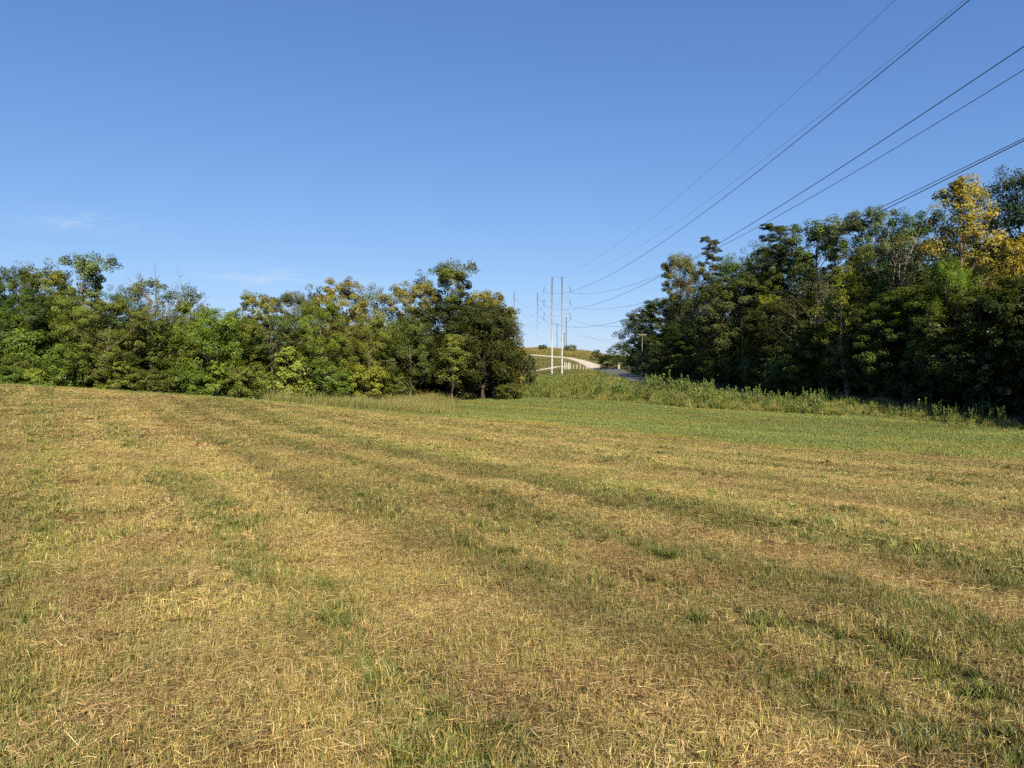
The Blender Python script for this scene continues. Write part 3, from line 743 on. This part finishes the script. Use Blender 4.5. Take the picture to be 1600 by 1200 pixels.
def place(name, proto, px, d, top, wpx, tone, label, cat='tree', group=None, bark=MIDBARK, rz=None, zs=None, sink=.08, lush=1.0, warm=False):
    x, y = at(px, d); z = gz(x, y)
    m = PROTO[proto]
    h = CAM_H + (HY - top) / F * d - z if top is not None else zs
    w = wpx / F * d
    o = empty(name, (x, y, z - sink), random.uniform(0, 6.28) if rz is None else rz)
    s = h / m['H']; sw = w / m['W']
    o.scale = (sw, sw, s)
    tr = link('trunk', m['trunk'], o); tr.color = (*bark, 1)
    c = link('crown', m['crown'], o)
    j = [random.uniform(.92, 1.08) * w_ for w_ in ((.99, 1.0, .82) if warm else (1, 1, 1))]
    c.color = tuple(a * b * lush for a, b in zip(TONE[tone], j)) + (1,)
    tag(o, label, cat, group)
    return o

# left wood ------------------------------------------------------------
LW = 'trees of the left wood'
for a in [
 ('round3', -45, 66, 425, 120, 'deep', 'dark green tree cut by the left edge of the picture'),
 ('round1', 14, 72, 413, 105, 'deep', 'dark green round-topped tree at the far left, left of the golden crown', DARKBARK),
 ('open2', 64, 74, 417, 95, 'gold', 'golden olive crown between the leftmost dark tree and the tall leaning one'),
 ('open1', 128, 76, 396, 100, 'grey', 'tallest tree of the left end, grey-green leaning crown above the rest', LIGHTBARK),
 ('round4', 48, 63, 452, 105, 'deep', 'dense dark tree standing in front of the golden crown at left'),
 ('feather1', 103, 64, 456, 110, 'olive', 'olive tree below the tall leaning crown'),
 ('feather2', 165, 62, 468, 135, 'olive', 'broad yellow-olive feathery tree, widest of the left end'),
 ('round2', 193, 76, 446, 80, 'deep', 'small dark crown showing behind the broad feathery tree'),
 ('sparse1', 243, 72, 434, 95, 'grey', 'tall thin grey-green tree left of the pale bare-branched one', LIGHTBARK),
 ('sparse2', 292, 70, 446, 85, 'greyD', 'half-bare grey tree with pale forked branches against the sky', LIGHTBARK),
 ('round3', 235, 65, 490, 105, 'oliveD', 'dull olive tree under the half-bare grey one'),
 ('round1', 338, 66, 481, 115, 'bright', 'fresh green rounded tree right of the half-bare grey tree'),
 ('open2', 404, 74, 455, 75, 'gold', 'slim golden-topped tree left of the sapling'),
 ('round4', 372, 70, 488, 80, 'olive', 'olive tree between the fresh green tree and the slim golden top'),
 ('sparse1', 425, 70, 490, 95, 'greyD', 'dull brownish thin tree behind the sapling'),
 ('open1', 464, 76, 456, 80, 'grey', 'blue-grey crown right of the slim golden top'),
 ('feather1', 502, 70, 469, 98, 'bright', 'bright green feathery tree right of the sapling top'),
 ('round3', 533, 80, 437, 110, 'gold', 'golden brown crown rising behind the bright green feathery tree'),
 ('feather2', 575, 72, 492, 92, 'olive', 'olive tree with pale stem, below the golden brown crowns', LIGHTBARK),
 ('round2', 592, 82, 446, 95, 'olive', 'olive brown crown in the middle of the left wood skyline'),
 ('open2', 638, 82, 439, 90, 'gold', 'airy golden crown left of the tall flat-topped tree', LIGHTBARK),
 ('round1', 640, 74, 492, 92, 'oliveD', 'dull olive tree in front of the airy golden crown'),
 ('open1', 697, 84, 409, 98, 'oliveD', 'tallest flat-topped open tree near the right end of the left wood'),
 ('round3', 702, 80, 468, 145, 'dark', 'big dark green tree below the flat-topped crown', DARKBARK),
 ('open2', 738, 86, 454, 62, 'lime', 'small yellow-green crown right of the flat-topped tree'),
 ('poplar2', 770, 86, 455, 88, 'rust', 'rust-tinged pointed crown near the right end of the left wood'),
 ('dome', 755, 79, 476, 132, 'darkolive', 'broad dark olive tree reaching the grass at the right end of the left wood', DARKBARK),
 ('poplar2', 796, 87, 478, 55, 'lime', 'yellow-green crown at the outer right edge of the left wood'),
 ('stem', 707, 74.5, 522, 62, 'gold', 'small golden tree standing before the big dark tree'),
 ('stem', 540, 71, 490, 60, 'olive', 'slender pale-stemmed tree right of the bright green feathery tree', LIGHTBARK),
 ('stem', 655, 79, 500, 52, 'oliveD', 'thin trunked tree at the left rim of the dark gap under the canopy'),
 ('stem', 284, 66, 470, 60, 'olive', 'slender pale-stemmed tree left of the fresh green rounded tree', LIGHTBARK),
]:
    p, px, d, top, w, tone, lab = a[:7]
    place('broadleaf_tree', p, px, d, top, w, tone, lab, group=LW, bark=a[7] if len(a) > 7 else MIDBARK, lush=1.0 if tone in ('dark', 'darkolive') else 1.25)
place('sapling', 'sapling', 455, 51.5, 540, 84, 'sapling', 'young leafy pale green sapling standing alone before the left wood', 'sapling', bark=LIGHTBARK)
SH = 'shrubs along the left wood'
for a in [
 ('shrub2', 40, 58, 572, 110, 'green', 'low vine-covered green shrub at the left end of the field edge'),
 ('shrub1', 108, 59, 535, 110, 'green', 'tall deep green shrub under the broad feathery tree'),
 ('shrub2', 62, 57.5, 570, 60, 'lime', 'yellow-topped shrub left of the tall deep green shrub'),
 ('shrub3', 178, 60, 556, 80, 'olive', 'olive shrub right of the tall deep green shrub'),
 ('shrub1', 232, 60, 575, 95, 'oliveD', 'low dark olive shrub below the tall thin grey tree'),
 ('shrub2', 296, 62, 572, 90, 'green', 'green shrub below the half-bare grey tree'),
 ('shrub3', 335, 62, 562, 70, 'bright', 'yellow-green upright shrub below the fresh green tree'),
 ('shrub2', 390, 59, 566, 75, 'olive', 'light olive shrub just left of the sapling'),
 ('shrub1', 518, 68, 565, 88, 'green', 'green shrub just right of the sapling'),
 ('shrub2', 568, 69, 566, 88, 'lime', 'large-leaved yellow-green shrub below the olive tree with pale stem'),
 ('shrub1', 622, 74, 577, 70, 'oliveD', 'small dull shrub at the edge of the dark gap under the trees'),
 ('shrub2', 794, 77, 598, 52, 'oliveD', 'low shrub at the foot of the broad dark olive tree'),
]:
    p, px, d, top, w, tone, lab = a
    place('shrub', p, px, d, top, w, tone, lab, 'shrub', SH, lush=1.3)

# right wood -------------------------------------------------------------
RW = 'trees of the right hillside'
for a in [
 ('round4', 1000, 206, 486, 66, 'greyD', 'thin grey-green tree at the left end of the right wood'),
 ('low1', 1045, 196, 467, 100, 'dark', 'dark tree behind the timber T-shaped pole'),
 ('low2', 1082, 146, 498, 125, 'dark', 'dark low-branched tree right of the timber T-shaped pole', DARKBARK),
 ('open1', 1066, 152, 397, 62, 'gold', 'airy yellowish crown at the left end of the hillside skyline'),
 ('sparse2', 1093, 146, 424, 66, 'tan', 'tan brownish crown below the leftmost pine'),
 ('round2', 1150, 138, 400, 118, 'green', 'green crown between the two pines'),
 ('round1', 1186, 126, 384, 92, 'deep', 'dark round crown just left of the larger pine'),
 ('low2', 1163, 116, 428, 160, 'greyD', 'big grey-olive tree with low branches below the two pines'),
 ('poplar2', 1196, 106, 462, 76, 'lime', 'yellow-green sunlit crown in front of the big grey-olive tree'),
 ('low1', 1232, 98, 470, 150, 'dark', 'dark low-branched tree at the foot of the hillside, left of the pale-branched tree'),
 ('sparse2', 1272, 90, 424, 125, 'greyD', 'thin grey tree with many pale bare branches on the hillside', LIGHTBARK),
 ('open1', 1276, 108, 342, 105, 'grey', 'grey-green oak crown right of the larger pine'),
 ('open2', 1338, 98, 328, 95, 'grey', 'pale airy oak crown on the skyline before the gap of sky'),
 ('round3', 1240, 112, 385, 100, 'oliveD', 'dull olive crown below the larger pine'),
 ('poplar1', 1326, 75, 416, 92, 'lime', 'tall yellow-green tree glowing in the middle of the hillside', LIGHTBARK),
 ('round3', 1370, 92, 384, 105, 'oliveD', 'dull olive crown below the gap in the skyline'),
 ('low2', 1376, 70, 478, 120, 'dark', 'dark low-branched tree right of the tall yellow-green tree'),
 ('round1', 1432, 84, 326, 128, 'deep', 'dark oak crown left of the golden poplar'),
 ('sparse1', 1402, 72, 368, 128, 'grey', 'grey-green tree with dead pale branches below the dark oak', LIGHTBARK),
 ('feather1', 1482, 60, 402, 82, 'bright', 'bright green feathery crown below the golden poplar'),
 ('low1', 1444, 64, 448, 165, 'oliveD', 'olive tree with low branches below the dark oak'),
 ('poplar1', 1518, 62, 276, 118, 'yellow', 'tall golden yellow poplar near the right edge', LIGHTBARK),
 ('round2', 1592, 74, 262, 150, 'dark', 'tall dark crown at the right edge behind the golden poplar', DARKBARK),
 ('poplar2', 1580, 58, 372, 78, 'yellow', 'smaller golden tree at the right edge below the tall dark crown'),
 ('low2', 1535, 55, 448, 180, 'oliveD', 'dark olive tree at the foot of the golden poplar'),
 ('low1', 1612, 51, 430, 180, 'dark', 'very dark tree cut by the right edge of the picture', DARKBARK),
 ('round4', 1675, 66, 250, 170, 'deep', 'tall tree beyond the right edge on the hillside'),
 ('low1', 1290, 82, 505, 110, 'oliveD', 'dull tree at the foot of the tall yellow-green tree'),
 ('shrub1', 1131, 122, 543, 64, 'lime', 'small yellow-green tree at the foot of the big grey-olive tree'),
 ('low1', 1030, 200, 520, 60, 'deep', 'dark tree just right of the timber T-shaped pole'),
]:
    p, px, d, top, w, tone, lab = a[:7]
    place('broadleaf_tree', p, px, d, top, w * 1.12, tone, lab, group=RW, bark=a[7] if len(a) > 7 else MIDBARK, lush=.95, warm=True)
for px, d, top, w, p, lab in ((1116, 142, 371, 62, 'pine1', 'leftmost flat-topped pine on the hillside skyline'), (1216, 114, 351, 100, 'pine2', 'larger broad-topped pine on the hillside skyline')):
    place('pine_tree', p, px, d, top, w, 'pine', lab, group='pines on the right hillside', bark=(.8, .62, .5))
# the wood goes on beside the standpoint; it shades the foot of the hillside
OFF = 'trees beyond the right edge'
for i, (x, y, h, w, p) in enumerate([(38.5, 40, 13, 11, 'low2'), (46, 33, 14, 11, 'round2'), (38.5, 29, 12, 10, 'low1'), (48, 20, 13, 11, 'round1'), (40, 19, 12, 10.5, 'low2')]):
    place('broadleaf_tree', p, 800 + F * x / y, y, None, w * F / y, 'dark', ('%s dark hillside tree outside the picture, counted along the right edge' % ('first', 'second', 'third', 'fourth', 'fifth')[i]), group=OFF, zs=h)
place('shrub', 'shrub1', 1014, 166, 540, 44, 'greyD', 'round grey-green shrub below the timber T-shaped pole', 'shrub')
place('shrub', 'shrub1', 956, 236, 552, 62, 'dark', 'dark rounded bush beside the gravel path', 'shrub')
place('shrub', 'shrub3', 934, 300, 546, 22, 'deep', 'small dark bush on the slope left of the rounded bush', 'shrub')
place('shrub', 'shrub2', 848, 338, 538, 16, 'deep', 'tiny bush on the hill crest left of the nearest steel pair', 'shrub')
place('shrub', 'shrub1', 893, 336, 538, 26, 'olive', 'low bush on the hill crest right of the nearest steel pair', 'shrub')
place('broadleaf_tree', 'round1', 973, 262, 536, 48, 'green', 'distant green tree above the stone gate pillar', 'tree')
place('shrub', 'shrub2', 992, 232, 553, 46, 'olive', 'distant olive bush behind the rail fence', 'shrub')
place('shrub', 'shrub2', 826, 97, 552, 26, 'dark', 'sprawling branch-tipped bush at the right foot of the left wood', 'shrub', zs=None)

# undergrowth: nobody could count it -------------------------------------------
UL = []
for k, nm in enumerate(('shrub1', 'shrub2', 'shrub3')):
    t = make_tree(**{'shrub1': dict(seed=47, lobes=12, base=.02, lobe_r=.27, clumps=13, leaves=40, size=.17, H=4, W=4.5, trunk_r=.008),
                     'shrub2': dict(seed=48, lobes=14, base=.02, lobe_r=.25, clumps=12, leaves=38, size=.19, H=4, W=5, trunk_r=.008),
                     'shrub3': dict(seed=49, shape='column', lobes=13, base=.02, lobe_r=.28, clumps=12, leaves=34, size=.18, H=5, W=3.6, trunk_r=.012)}[nm])
    nv = len(t['leaf'][0])
    v = np.concatenate([t['leaf'][0], t['trunk'][0]]); f = np.concatenate([t['leaf'][1], t['trunk'][1] + nv])
    me = mesh_np('undergrowth', v, f, LEAF_I, {'v': ('FLOAT', np.r_[t['leaf'][2], np.full(len(t['trunk'][0]), .2)]), 'spray': ('FLOAT_VECTOR', np.concatenate([t['leaf'][3], np.tile([[0, 0, 1.]], (len(t['trunk'][0]), 1))]))})
    me.materials.append(BARK_I)
    mi = np.zeros(len(f), np.int32); mi[len(t['leaf'][1]):] = 1; me.polygons.foreach_set('material_index', mi)
    UL.append(me)
# left
n = 640
px = rng.uniform(-160, 640, n); dd = rng.uniform(0, 1, n) ** 1.7 * 26
y = 58.5 + px * .03 + dd; x = (px - 800) / F * y
gap = (px > 625) & (dd < 7)
x, y, dd = x[~gap], y[~gap], dd[~gap]
px2 = rng.uniform(630, 800, 60); y2 = rng.uniform(86, 97, 60); x = np.r_[x, (px2 - 800) / F * y2 - 1.5]; y = np.r_[y, y2]; dd = np.r_[dd, np.full(60, 14)]
n = len(x); s = np.where(dd < 3, rng.uniform(.4, .95, n), rng.uniform(.8, 1.8, n))
tones = np.array([TONE[k] for k in ('green', 'olive', 'oliveD', 'deep', 'bright')])[rng.choice(5, n, p=[.3, .25, .2, .15, .1])]
gn_scatter('left_undergrowth', np.stack([x, y, terrain(x, y) - .1], -1), rng.integers(0, 3, n), rng.uniform(0, 6.28, n), s, tones * rng.uniform(1.0, 1.4, (n, 1)), UL, 'tangled undergrowth filling the left wood')
# right
n = 700
y = rng.uniform(14, 205, n) ** 1.0; x = 33.2 + rng.uniform(0, 1, n) ** 1.4 * 34
keep = rng.uniform(0, 1, n) < np.clip(1.2 - (x - 33) / 45, .3, 1)
x, y = x[keep], y[keep]; n = len(x); s = np.where(x < 37, rng.uniform(.5, 1.2, n), rng.uniform(.9, 2.0, n))
tones = np.array([TONE[k] for k in ('dark', 'oliveD', 'deep', 'greyD')])[rng.choice(4, n, p=[.4, .25, .2, .15])]
gn_scatter('hillside_undergrowth', np.stack([x, y, terrain(x, y) - .1], -1), rng.integers(0, 3, n), rng.uniform(0, 6.28, n), s, tones * rng.uniform(.85, 1.15, (n, 1)), UL, 'dark undergrowth filling the right hillside wood')

# weed bank -----------------------------------------------------------
def weed(seed, H, n_stems, leafsize, tint_leaf, tint_top, tops):
    r = np.random.default_rng(seed); parts = []
    for i in range(n_stems):
        a = r.uniform(0, 6.28); q = r.uniform(0, .45); h = H * r.uniform(.55, 1.05); ln = r.normal(0, .12, 2)
        nlf = int(h * 52); t = np.sort(r.uniform(.1, 1, nlf))
        ang = r.uniform(0, 6.28, nlf); ext = leafsize * (1.15 - .55 * t)
        p = np.stack([q * math.cos(a) + ln[0] * t * h, q * math.sin(a) + ln[1] * t * h, t * h], -1) + np.stack([np.cos(ang), np.sin(ang), r.uniform(-.2, .3, nlf)], -1) * (ext * .6)[:, None]
        v, f = leaf_quads(r, p, leafsize, .3, None, .2)
        c = np.repeat(np.array(tint_leaf)[None] * r.uniform(.6, 1.35, (nlf, 1)) * r.uniform(.92, 1.08, (nlf, 3)), 4, 0)
        tri = np.concatenate([f[:, [0, 1, 2]], f[:, [0, 2, 3]]]); parts.append((v, tri, c))
        if r.uniform() < tops:
            m = 26; pp_ = np.array([q * math.cos(a) + ln[0] * h, q * math.sin(a) + ln[1] * h, h]) + r.normal(0, 1, (m, 3)) * np.array([.09, .09, .10])
            v, f = leaf_quads(r, pp_, .06, .8, None, .45)
            c = np.repeat(np.array(tint_top)[None] * r.uniform(.7, 1.25, (m, 1)), 4, 0); parts.append((v, np.concatenate([f[:, [0, 1, 2]], f[:, [0, 2, 3]]]), c))
        b = np.array([[q * math.cos(a), q * math.sin(a), 0], [q * math.cos(a) + ln[0] * h, q * math.sin(a) + ln[1] * h, h]])
        w = np.array([.008, 0, 0]); v = np.array([b[0] - w, b[0] + w, b[1] + w, b[1] - w]); parts.append((v, np.array([[0, 1, 2], [0, 2, 3]]), np.tile(np.array([[.12, .12, .05]]), (4, 1))))
    v, f, c = join(parts)
    return mesh_np('weeds', v, f, BLADE, {'col': ('FLOAT_COLOR', c)})
WL = [weed(1, 1.1, 9, .105, (.25, .26, .06), (.55, .46, .09), .2), weed(2, 1.25, 8, .11, (.2, .235, .055), (.5, .42, .1), .2), weed(3, .9, 11, .1, (.3, .285, .075), (.6, .5, .1), .3),
      weed(4, 1.0, 10, .1, (.25, .23, .085), (.42, .33, .15), .4), weed(5, 1.6, 7, .12, (.18, .22, .055), (.4, .38, .1), .1), weed(6, .7, 9, .16, (.28, .24, .08), (.5, .4, .14), .3),
      tall_lib(950, 170, .6, (.5, 1.0), (.014, .026), [OLIVE, YELLOW, STRAW, GREEN, BROWN], [3.5, 1.5, .8, 3.5, .5], .3), tall_lib(951, 150, .6, (.5, 1.1), (.014, .026), [BROWN, STRAW, OLIVE, RUST], [3, 2, 2, 1], .3)]
n = 30000
x = rng.uniform(-12, 33, n); y = rng.uniform(14, 216, n)
e = side(WEED, x, y)
inwood = forest_mask(x, y) > .5
road = np.abs(side(ROAD, x, y))
keep = (e > .0) & ~inwood & (road > 3.6) & (x > -2 - (y - 79) * .1) & (rng.uniform(0, 1, n) < np.where(e < 6, 1, np.where(y < 130, .55, .42)))
x, y, e = x[keep], y[keep], e[keep]; n = len(x)
nn1 = fbm(x / 4, y / 4, 71, 3); nn2 = fbm(x / 6, y / 6, 72, 3)
k = rng.integers(0, 3, n)
k = np.where((nn1 > .56), rng.integers(3, 5, n), k); k = np.where((nn2 < .36) | (rng.uniform(0, 1, n) < .06), 4, k)
k = np.where(rng.uniform(0, 1, n) < .62, 6, k); k = np.where(e < 1.8, rng.choice([5, 6, 6, 2, 0, 1], n), k)
s = rng.uniform(.6, 1.3, n) * np.where(e < 1.6, .7, 1) * np.where((x > 26) & (y < 70), .75, 1) * np.where(y < 52, .8, 1) * np.where((y > 74) & (y < 118) & (x > 16), 1.55, 1) * (.4 + 1.05 * fbm(x / 4, y / 4, 73, 3)) * np.where((y > 95) & (x < 23), .52, 1)
tn = .85 + .3 * fbm(x / 7, y / 7, 74, 2)
gn_scatter('weed_bank', np.stack([x, y, terrain(x, y)], -1), k, rng.uniform(0, 6.28, n), s, np.stack([tn * .88, tn, tn * .85], -1), WL, 'bank of yellow-flowered weeds between the green hay and the road')

# ------------------------------------------------------------------ transmission line
TH = R(3.5); UX, UY = math.sin(TH), -math.cos(TH)     # the line runs towards and past the standpoint
PD = 222.0
def px2(px, py, d): return Vector(((px - CX) / F * d, d, CAM_H + (HY - py) / F * d))
def pole_thing(name, px, d, top, r0, r1, label, cat, mat, group=None, n=14):
    x, y = at(px, d); z = gz(x, y); h = CAM_H + (HY - top) / F * d - z
    o = empty(name, (x, y, z))
    m = MB(); m.tube([(0, 0, -.5), (0, 0, h * .5), (0, 0, h)], [r0, (r0 + r1) / 2, r1], n); m.build('shaft', mat, o, True)
    tag(o, label, cat, group)
    return o, x, y, z, h
def arm(o, x0, z0, x1, z1, r=.045, mat=None, name='crossarm'):
    m = MB(); m.tube([(x0, 0, z0), ((x0 + x1) / 2, 0, z0 + (z1 - z0) * .5), (x1, 0, z1)], [r * 1.4, r * 1.1, r * .7], 8); return m.build(name, mat or STEELD, o, True)
def insulator(o, p0, p1, r=.09):
    m = MB(); p0, p1 = Vector(p0), Vector(p1); k = 11; pts, rd = [], []
    for i in range(k * 2 + 1):
        pts.append(p0.lerp(p1, i / (k * 2))); rd.append(r if i % 2 else r * .55)
    m.tube(pts, rd, 8); return m.build('insulator', INSUL, o, True)
ends = {}
for px, sd, lab in ((862.6, -1, 'left pale steel pole of the nearest pair, bar to its twin'), (878.2, 1, 'right pale steel pole of the nearest pair')):
    o, x, y, z, h = pole_thing('transmission_pole', px, PD, 433, .27, .17, lab, 'power pole', STEEL, 'nearest pair of transmission poles')
    if sd < 0:
        w = (878.2 - 862.6) / F * PD
        arm(o, 0, h - .35, w - .26, h - .35, .07, STEELD, 'tie_bar')
        arm(o, 0, h - 3.4, w - .28, h - 3.4, .05, STEELD, 'lower_tie_bar') if False else None
    xa = 850.2 if sd < 0 else 890.6; xb = 849.6 if sd < 0 else 891.5
    for ty, by, kk in ((447.5, 457, 'T'), (468.5, 478, 'M'), (489.5, 499, 'L')):
        pa, pb = px2(xa, ty, PD), px2(xb, by, PD)
        arm(o, sd * .3, pa.z - z - .35, pa.x - x, pa.z - z)
        insulator(o, (pa.x - x, 0, pa.z - z), (pb.x - x, 0, pb.z - z), .13)
        ends[('L' if sd < 0 else 'R') + kk] = pb
ends['SL'] = px2(862.6, 434, PD); ends['SR'] = px2(878.2, 434, PD)
SPAN = {'SL': (-.1186, .000425), 'SR': (-.1311, .000466), 'LT': (-.1425, .000519), 'RT': (-.1433, .000531), 'LM': (-.1412, .000519), 'RM': (-.1399, .000519), 'LL': (-.1396, .000515), 'RL': (-.1358, .000500)}
WN = {'SL': 'uppermost thin wire, leaving the picture farthest left at the top', 'SR': 'second thin wire from the top, close above a thick cable', 'LT': 'uppermost thick cable, leaving through the top edge', 'LM': 'thick cable leaving highest through the right edge',
      'RT': 'second cable from the top at the right edge', 'RM': 'upper cable of the close pair leaving above the golden poplar', 'LL': 'lower cable of the close pair leaving above the golden poplar', 'RL': 'lowest long cable, crossing in front of the hillside trees'}
def wire(name, pts, r, label, group, mat=None):
    m = MB(); m.tube(pts, r, 5, False); o = m.build(name, mat or WIRE, None, True); tag(o, label, 'cable', group); return o
for k, (b, c) in SPAN.items():
    p = ends[k]; pts = []
    for s in np.linspace(0, 270, 70):
        pts.append((p.x + UX * s, p.y + UY * s, p.z + b * s + c * s * s))
    wire('power_cable' if k[0] != 'S' else 'shield_wire', pts, .024 if k[0] != 'S' else .011, WN[k], 'cables passing overhead')

# farther structures on the hill crest
FARP = {}
for px, lab, key in ((803.4, 'far steel pole rising behind the right end of the left wood', 'A'), (840.0, 'far steel pole standing on the hill crest', 'B')):
    d = 372; o, x, y, z, h = pole_thing('transmission_pole', px, d, 457, .3, .2, lab, 'power pole', STEELF, 'far transmission poles', 10)
    for ty in (468, 481, 494.5):
        a0 = px2(px + 3.2, ty, d); a1 = px2(px + 8.0, ty + 4, d)
        arm(o, .3, a0.z - z, a0.x - x, a0.z - z, .06)
        insulator(o, (a0.x - x, 0, a0.z - z), (a1.x - x, -.6, a1.z - z), .14)
        FARP[(key, ty)] = a1 + Vector((0, -.6, 0)); 
def sagged(p, q, sag, n=26):
    return [tuple(p.lerp(q, t) - Vector((0, 0, 4 * sag * t * (1 - t)))) for t in np.linspace(0, 1, n)]
for key, k0, nm in (('A', 'L', 'far left pole'), ('B', 'R', 'pole on the crest')):
    for ty, kk, w in ((468, 'T', 'top'), (481, 'M', 'middle'), (494.5, 'L', 'lowest')):
        wire('power_cable', sagged(ends[k0 + kk], FARP[(key, ty)], 3.2), .02, '%s faint cable from the nearest poles to the %s' % (w, nm), 'cables between the pole groups')
        q = px2(893 + (0 if key == 'A' else 22) , 520 + (ty - 468) * .5, 900)
        wire('power_cable', sagged(FARP[(key, ty)], q, 10), .018, '%s faint cable running on from the %s beyond the hill' % (w, nm), 'cables beyond the hill')

# wooden distribution poles
def wood_pole(px, d, top, lab, r=.2, arm_w=2.2, n_ins=3, mat=None, transformer=False):
    o, x, y, z, h = pole_thing('utility_pole', px, d, top, r, r * .7, lab, 'utility pole', mat or WOOD, None, 9)
    m = MB(); m.box((0, -r - .05, h - .35), (arm_w, .12, .14)); m.build('crossarm', mat or WOOD, o)
    for i in range(n_ins):
        xx = (-.45 + .9 * i / (n_ins - 1)) * arm_w
        m = MB(); m.tube([(xx, -r - .05, h - .3), (xx, -r - .05, h - .15), (xx, -r - .05, h - .02)], [.05, .07, .035], 6); m.build('insulator', INSUL, o)
    if transformer:
        m = MB(); m.tube([(.45, -.1, h - 2.6), (.45, -.1, h - 1.5)], .28, 10); m.build('transformer', STEELD, o)
    return o, Vector((x, y, z + h))
_, up1 = wood_pole(884.7, 338, 496, 'dark wooden utility pole on the hill crest behind the nearest steel pair', .19, 2.2, 3, None, True)
_, up2 = wood_pole(881.6, 352, 520, 'shorter wooden pole just left of the dark utility pole on the crest', .2, 1.6)
_, up3 = wood_pole(870.4, 352, 506, 'thin distant pole seen between the two nearest steel poles', .14, 1.4)
_, up4 = wood_pole(1003.3, 178, 521, 'grey timber T-shaped pole before the dark trees right of the road', .15, 1.9, 2, WOODG)
wire('service_wire', sagged(up1, px2(1030, 523, 150), 5.5), .02, 'upper thin wire from the crest utility pole to the dark trees', 'thin service wires')
wire('service_wire', sagged(up1 - Vector((0, 0, 4)), up4, 3.5), .02, 'lower thin wire from the crest utility pole to the T-shaped pole', 'thin service wires')

# ------------------------------------------------------------------ posts, gate pillar, rail fence
ordn = ['leftmost', 'second', 'third', 'fourth', 'fifth', 'sixth', 'seventh', 'eighth', 'ninth', 'tenth', 'eleventh', 'rightmost']
posts = [(882.3, 11, .17), (885.2, 11, .12), (887.6, 10, .12), (889.0, 10.5, .2), (891.6, 9, .13), (896.5, 8, .11), (901.4, 7.5, .13), (906.4, 7.5, .13), (911.6, 3.5, .1), (916, 3.5, .1), (922.5, 4.5, .1), (926.3, 4, .1)]
for i, (px, hp, w) in enumerate(posts):
    x, y = hit(px, 577.2); h = hp / F * y
    o = empty('fence_post', (x, y, gz(x, y)))
    m = MB(); m.tube([(0, 0, -.3), (0, 0, h * .6), (0, 0, h)], [w, w * .97, w * .93], 8); m.build('shaft', WHITEP, o)
    m = MB(); m.tube([(0, 0, h), (0, 0, h + .05), (0, 0, h + .11)], [w * 1.12, w * 1.08, w * .3], 8); m.build('cap', WHITEP, o)
    tag(o, '%s whitish post from the left in the row below the gravel path' % ordn[i] if i not in (0, 11) else '%s whitish post of the row below the gravel path' % ordn[i], 'post', 'whitish posts below the gravel path')
x, y = hit(967, 576.5); z = gz(x, y); u = y / F
o = empty('gate_pillar', (x, y, z))
for i in range(5):
    m = MB(); m.box((random.uniform(-.03, .03), 0, (i + .5) * 9.0 * u / 5), (3.9 * u + random.uniform(-.06, .06), 3.6 * u, 9.0 * u / 5 - .03)); m.build('stone_block', STONE, o)
m = MB(); m.box((0, 0, 9.0 * u + .1), (4.7 * u, 4.3 * u, .2)); m.build('cap', STONE, o)
tag(o, 'pale stone gate pillar where the road leaves the path', 'pillar')
fx = [(971, 575.5), (977, 575), (983, 574.5), (989, 574), (996, 573.5)]
x0, y0 = hit(*fx[0]); o = empty('rail_fence', (x0, y0, gz(x0, y0)))
base_p = Vector((x0, y0, gz(x0, y0))); prev = None
for q in fx:
    dd_ = y0 + (q[0] - 971) * .25; xq = (q[0] - CX) / F * dd_; p = Vector((xq, dd_, gz(xq, dd_))) - base_p
    m = MB(); m.box((p.x, p.y, p.z + .75), (.16, .16, 1.7)); m.build('post', WOODG, o)
    if prev is not None:
        for hz_ in (.5, .95, 1.4):
            m = MB(); m.tube([prev + Vector((0, -.1, hz_)), p + Vector((0, -.1, hz_))], .06, 6); m.build('rail', WOODG, o)
    prev = p
tag(o, 'weathered three-rail fence right of the stone gate pillar', 'fence')
for px, py, w, h, lab in ((982.6, 580.5, 3.6, 10, 'tall dark boulder at the shaded road edge'), (987.3, 582, 4.2, 9, 'second dark boulder, right of the tall one at the road edge')):
    x, y = hit(px, py); u = y / F; me = bpy.data.meshes.new('boulder')
    r = np.random.default_rng(int(px)); nu, nv2 = 9, 12; V = []; Fq = []
    for i in range(nu):
        for j in range(nv2):
            ph = math.pi * i / (nu - 1); th = 2 * math.pi * j / nv2; k_ = 1 + .22 * float(vnoise(np.array([th * 1.3 + px]), np.array([ph * 1.6]), 5)[0]) - .1
            V.append((math.sin(ph) * math.cos(th) * w * u * .55 * k_, math.sin(ph) * math.sin(th) * w * u * .5 * k_, (1 + math.cos(ph)) * h * u * .5 * k_ - .1))
    for i in range(nu - 1):
        for j in range(nv2): Fq.append((i * nv2 + j, i * nv2 + (j + 1) % nv2, (i + 1) * nv2 + (j + 1) % nv2, (i + 1) * nv2 + j))
    me.from_pydata(V, [], Fq); me.materials.append(DARKST); o = link('boulder', me); o.location = (x, y, gz(x, y)); tag(o, lab, 'boulder')
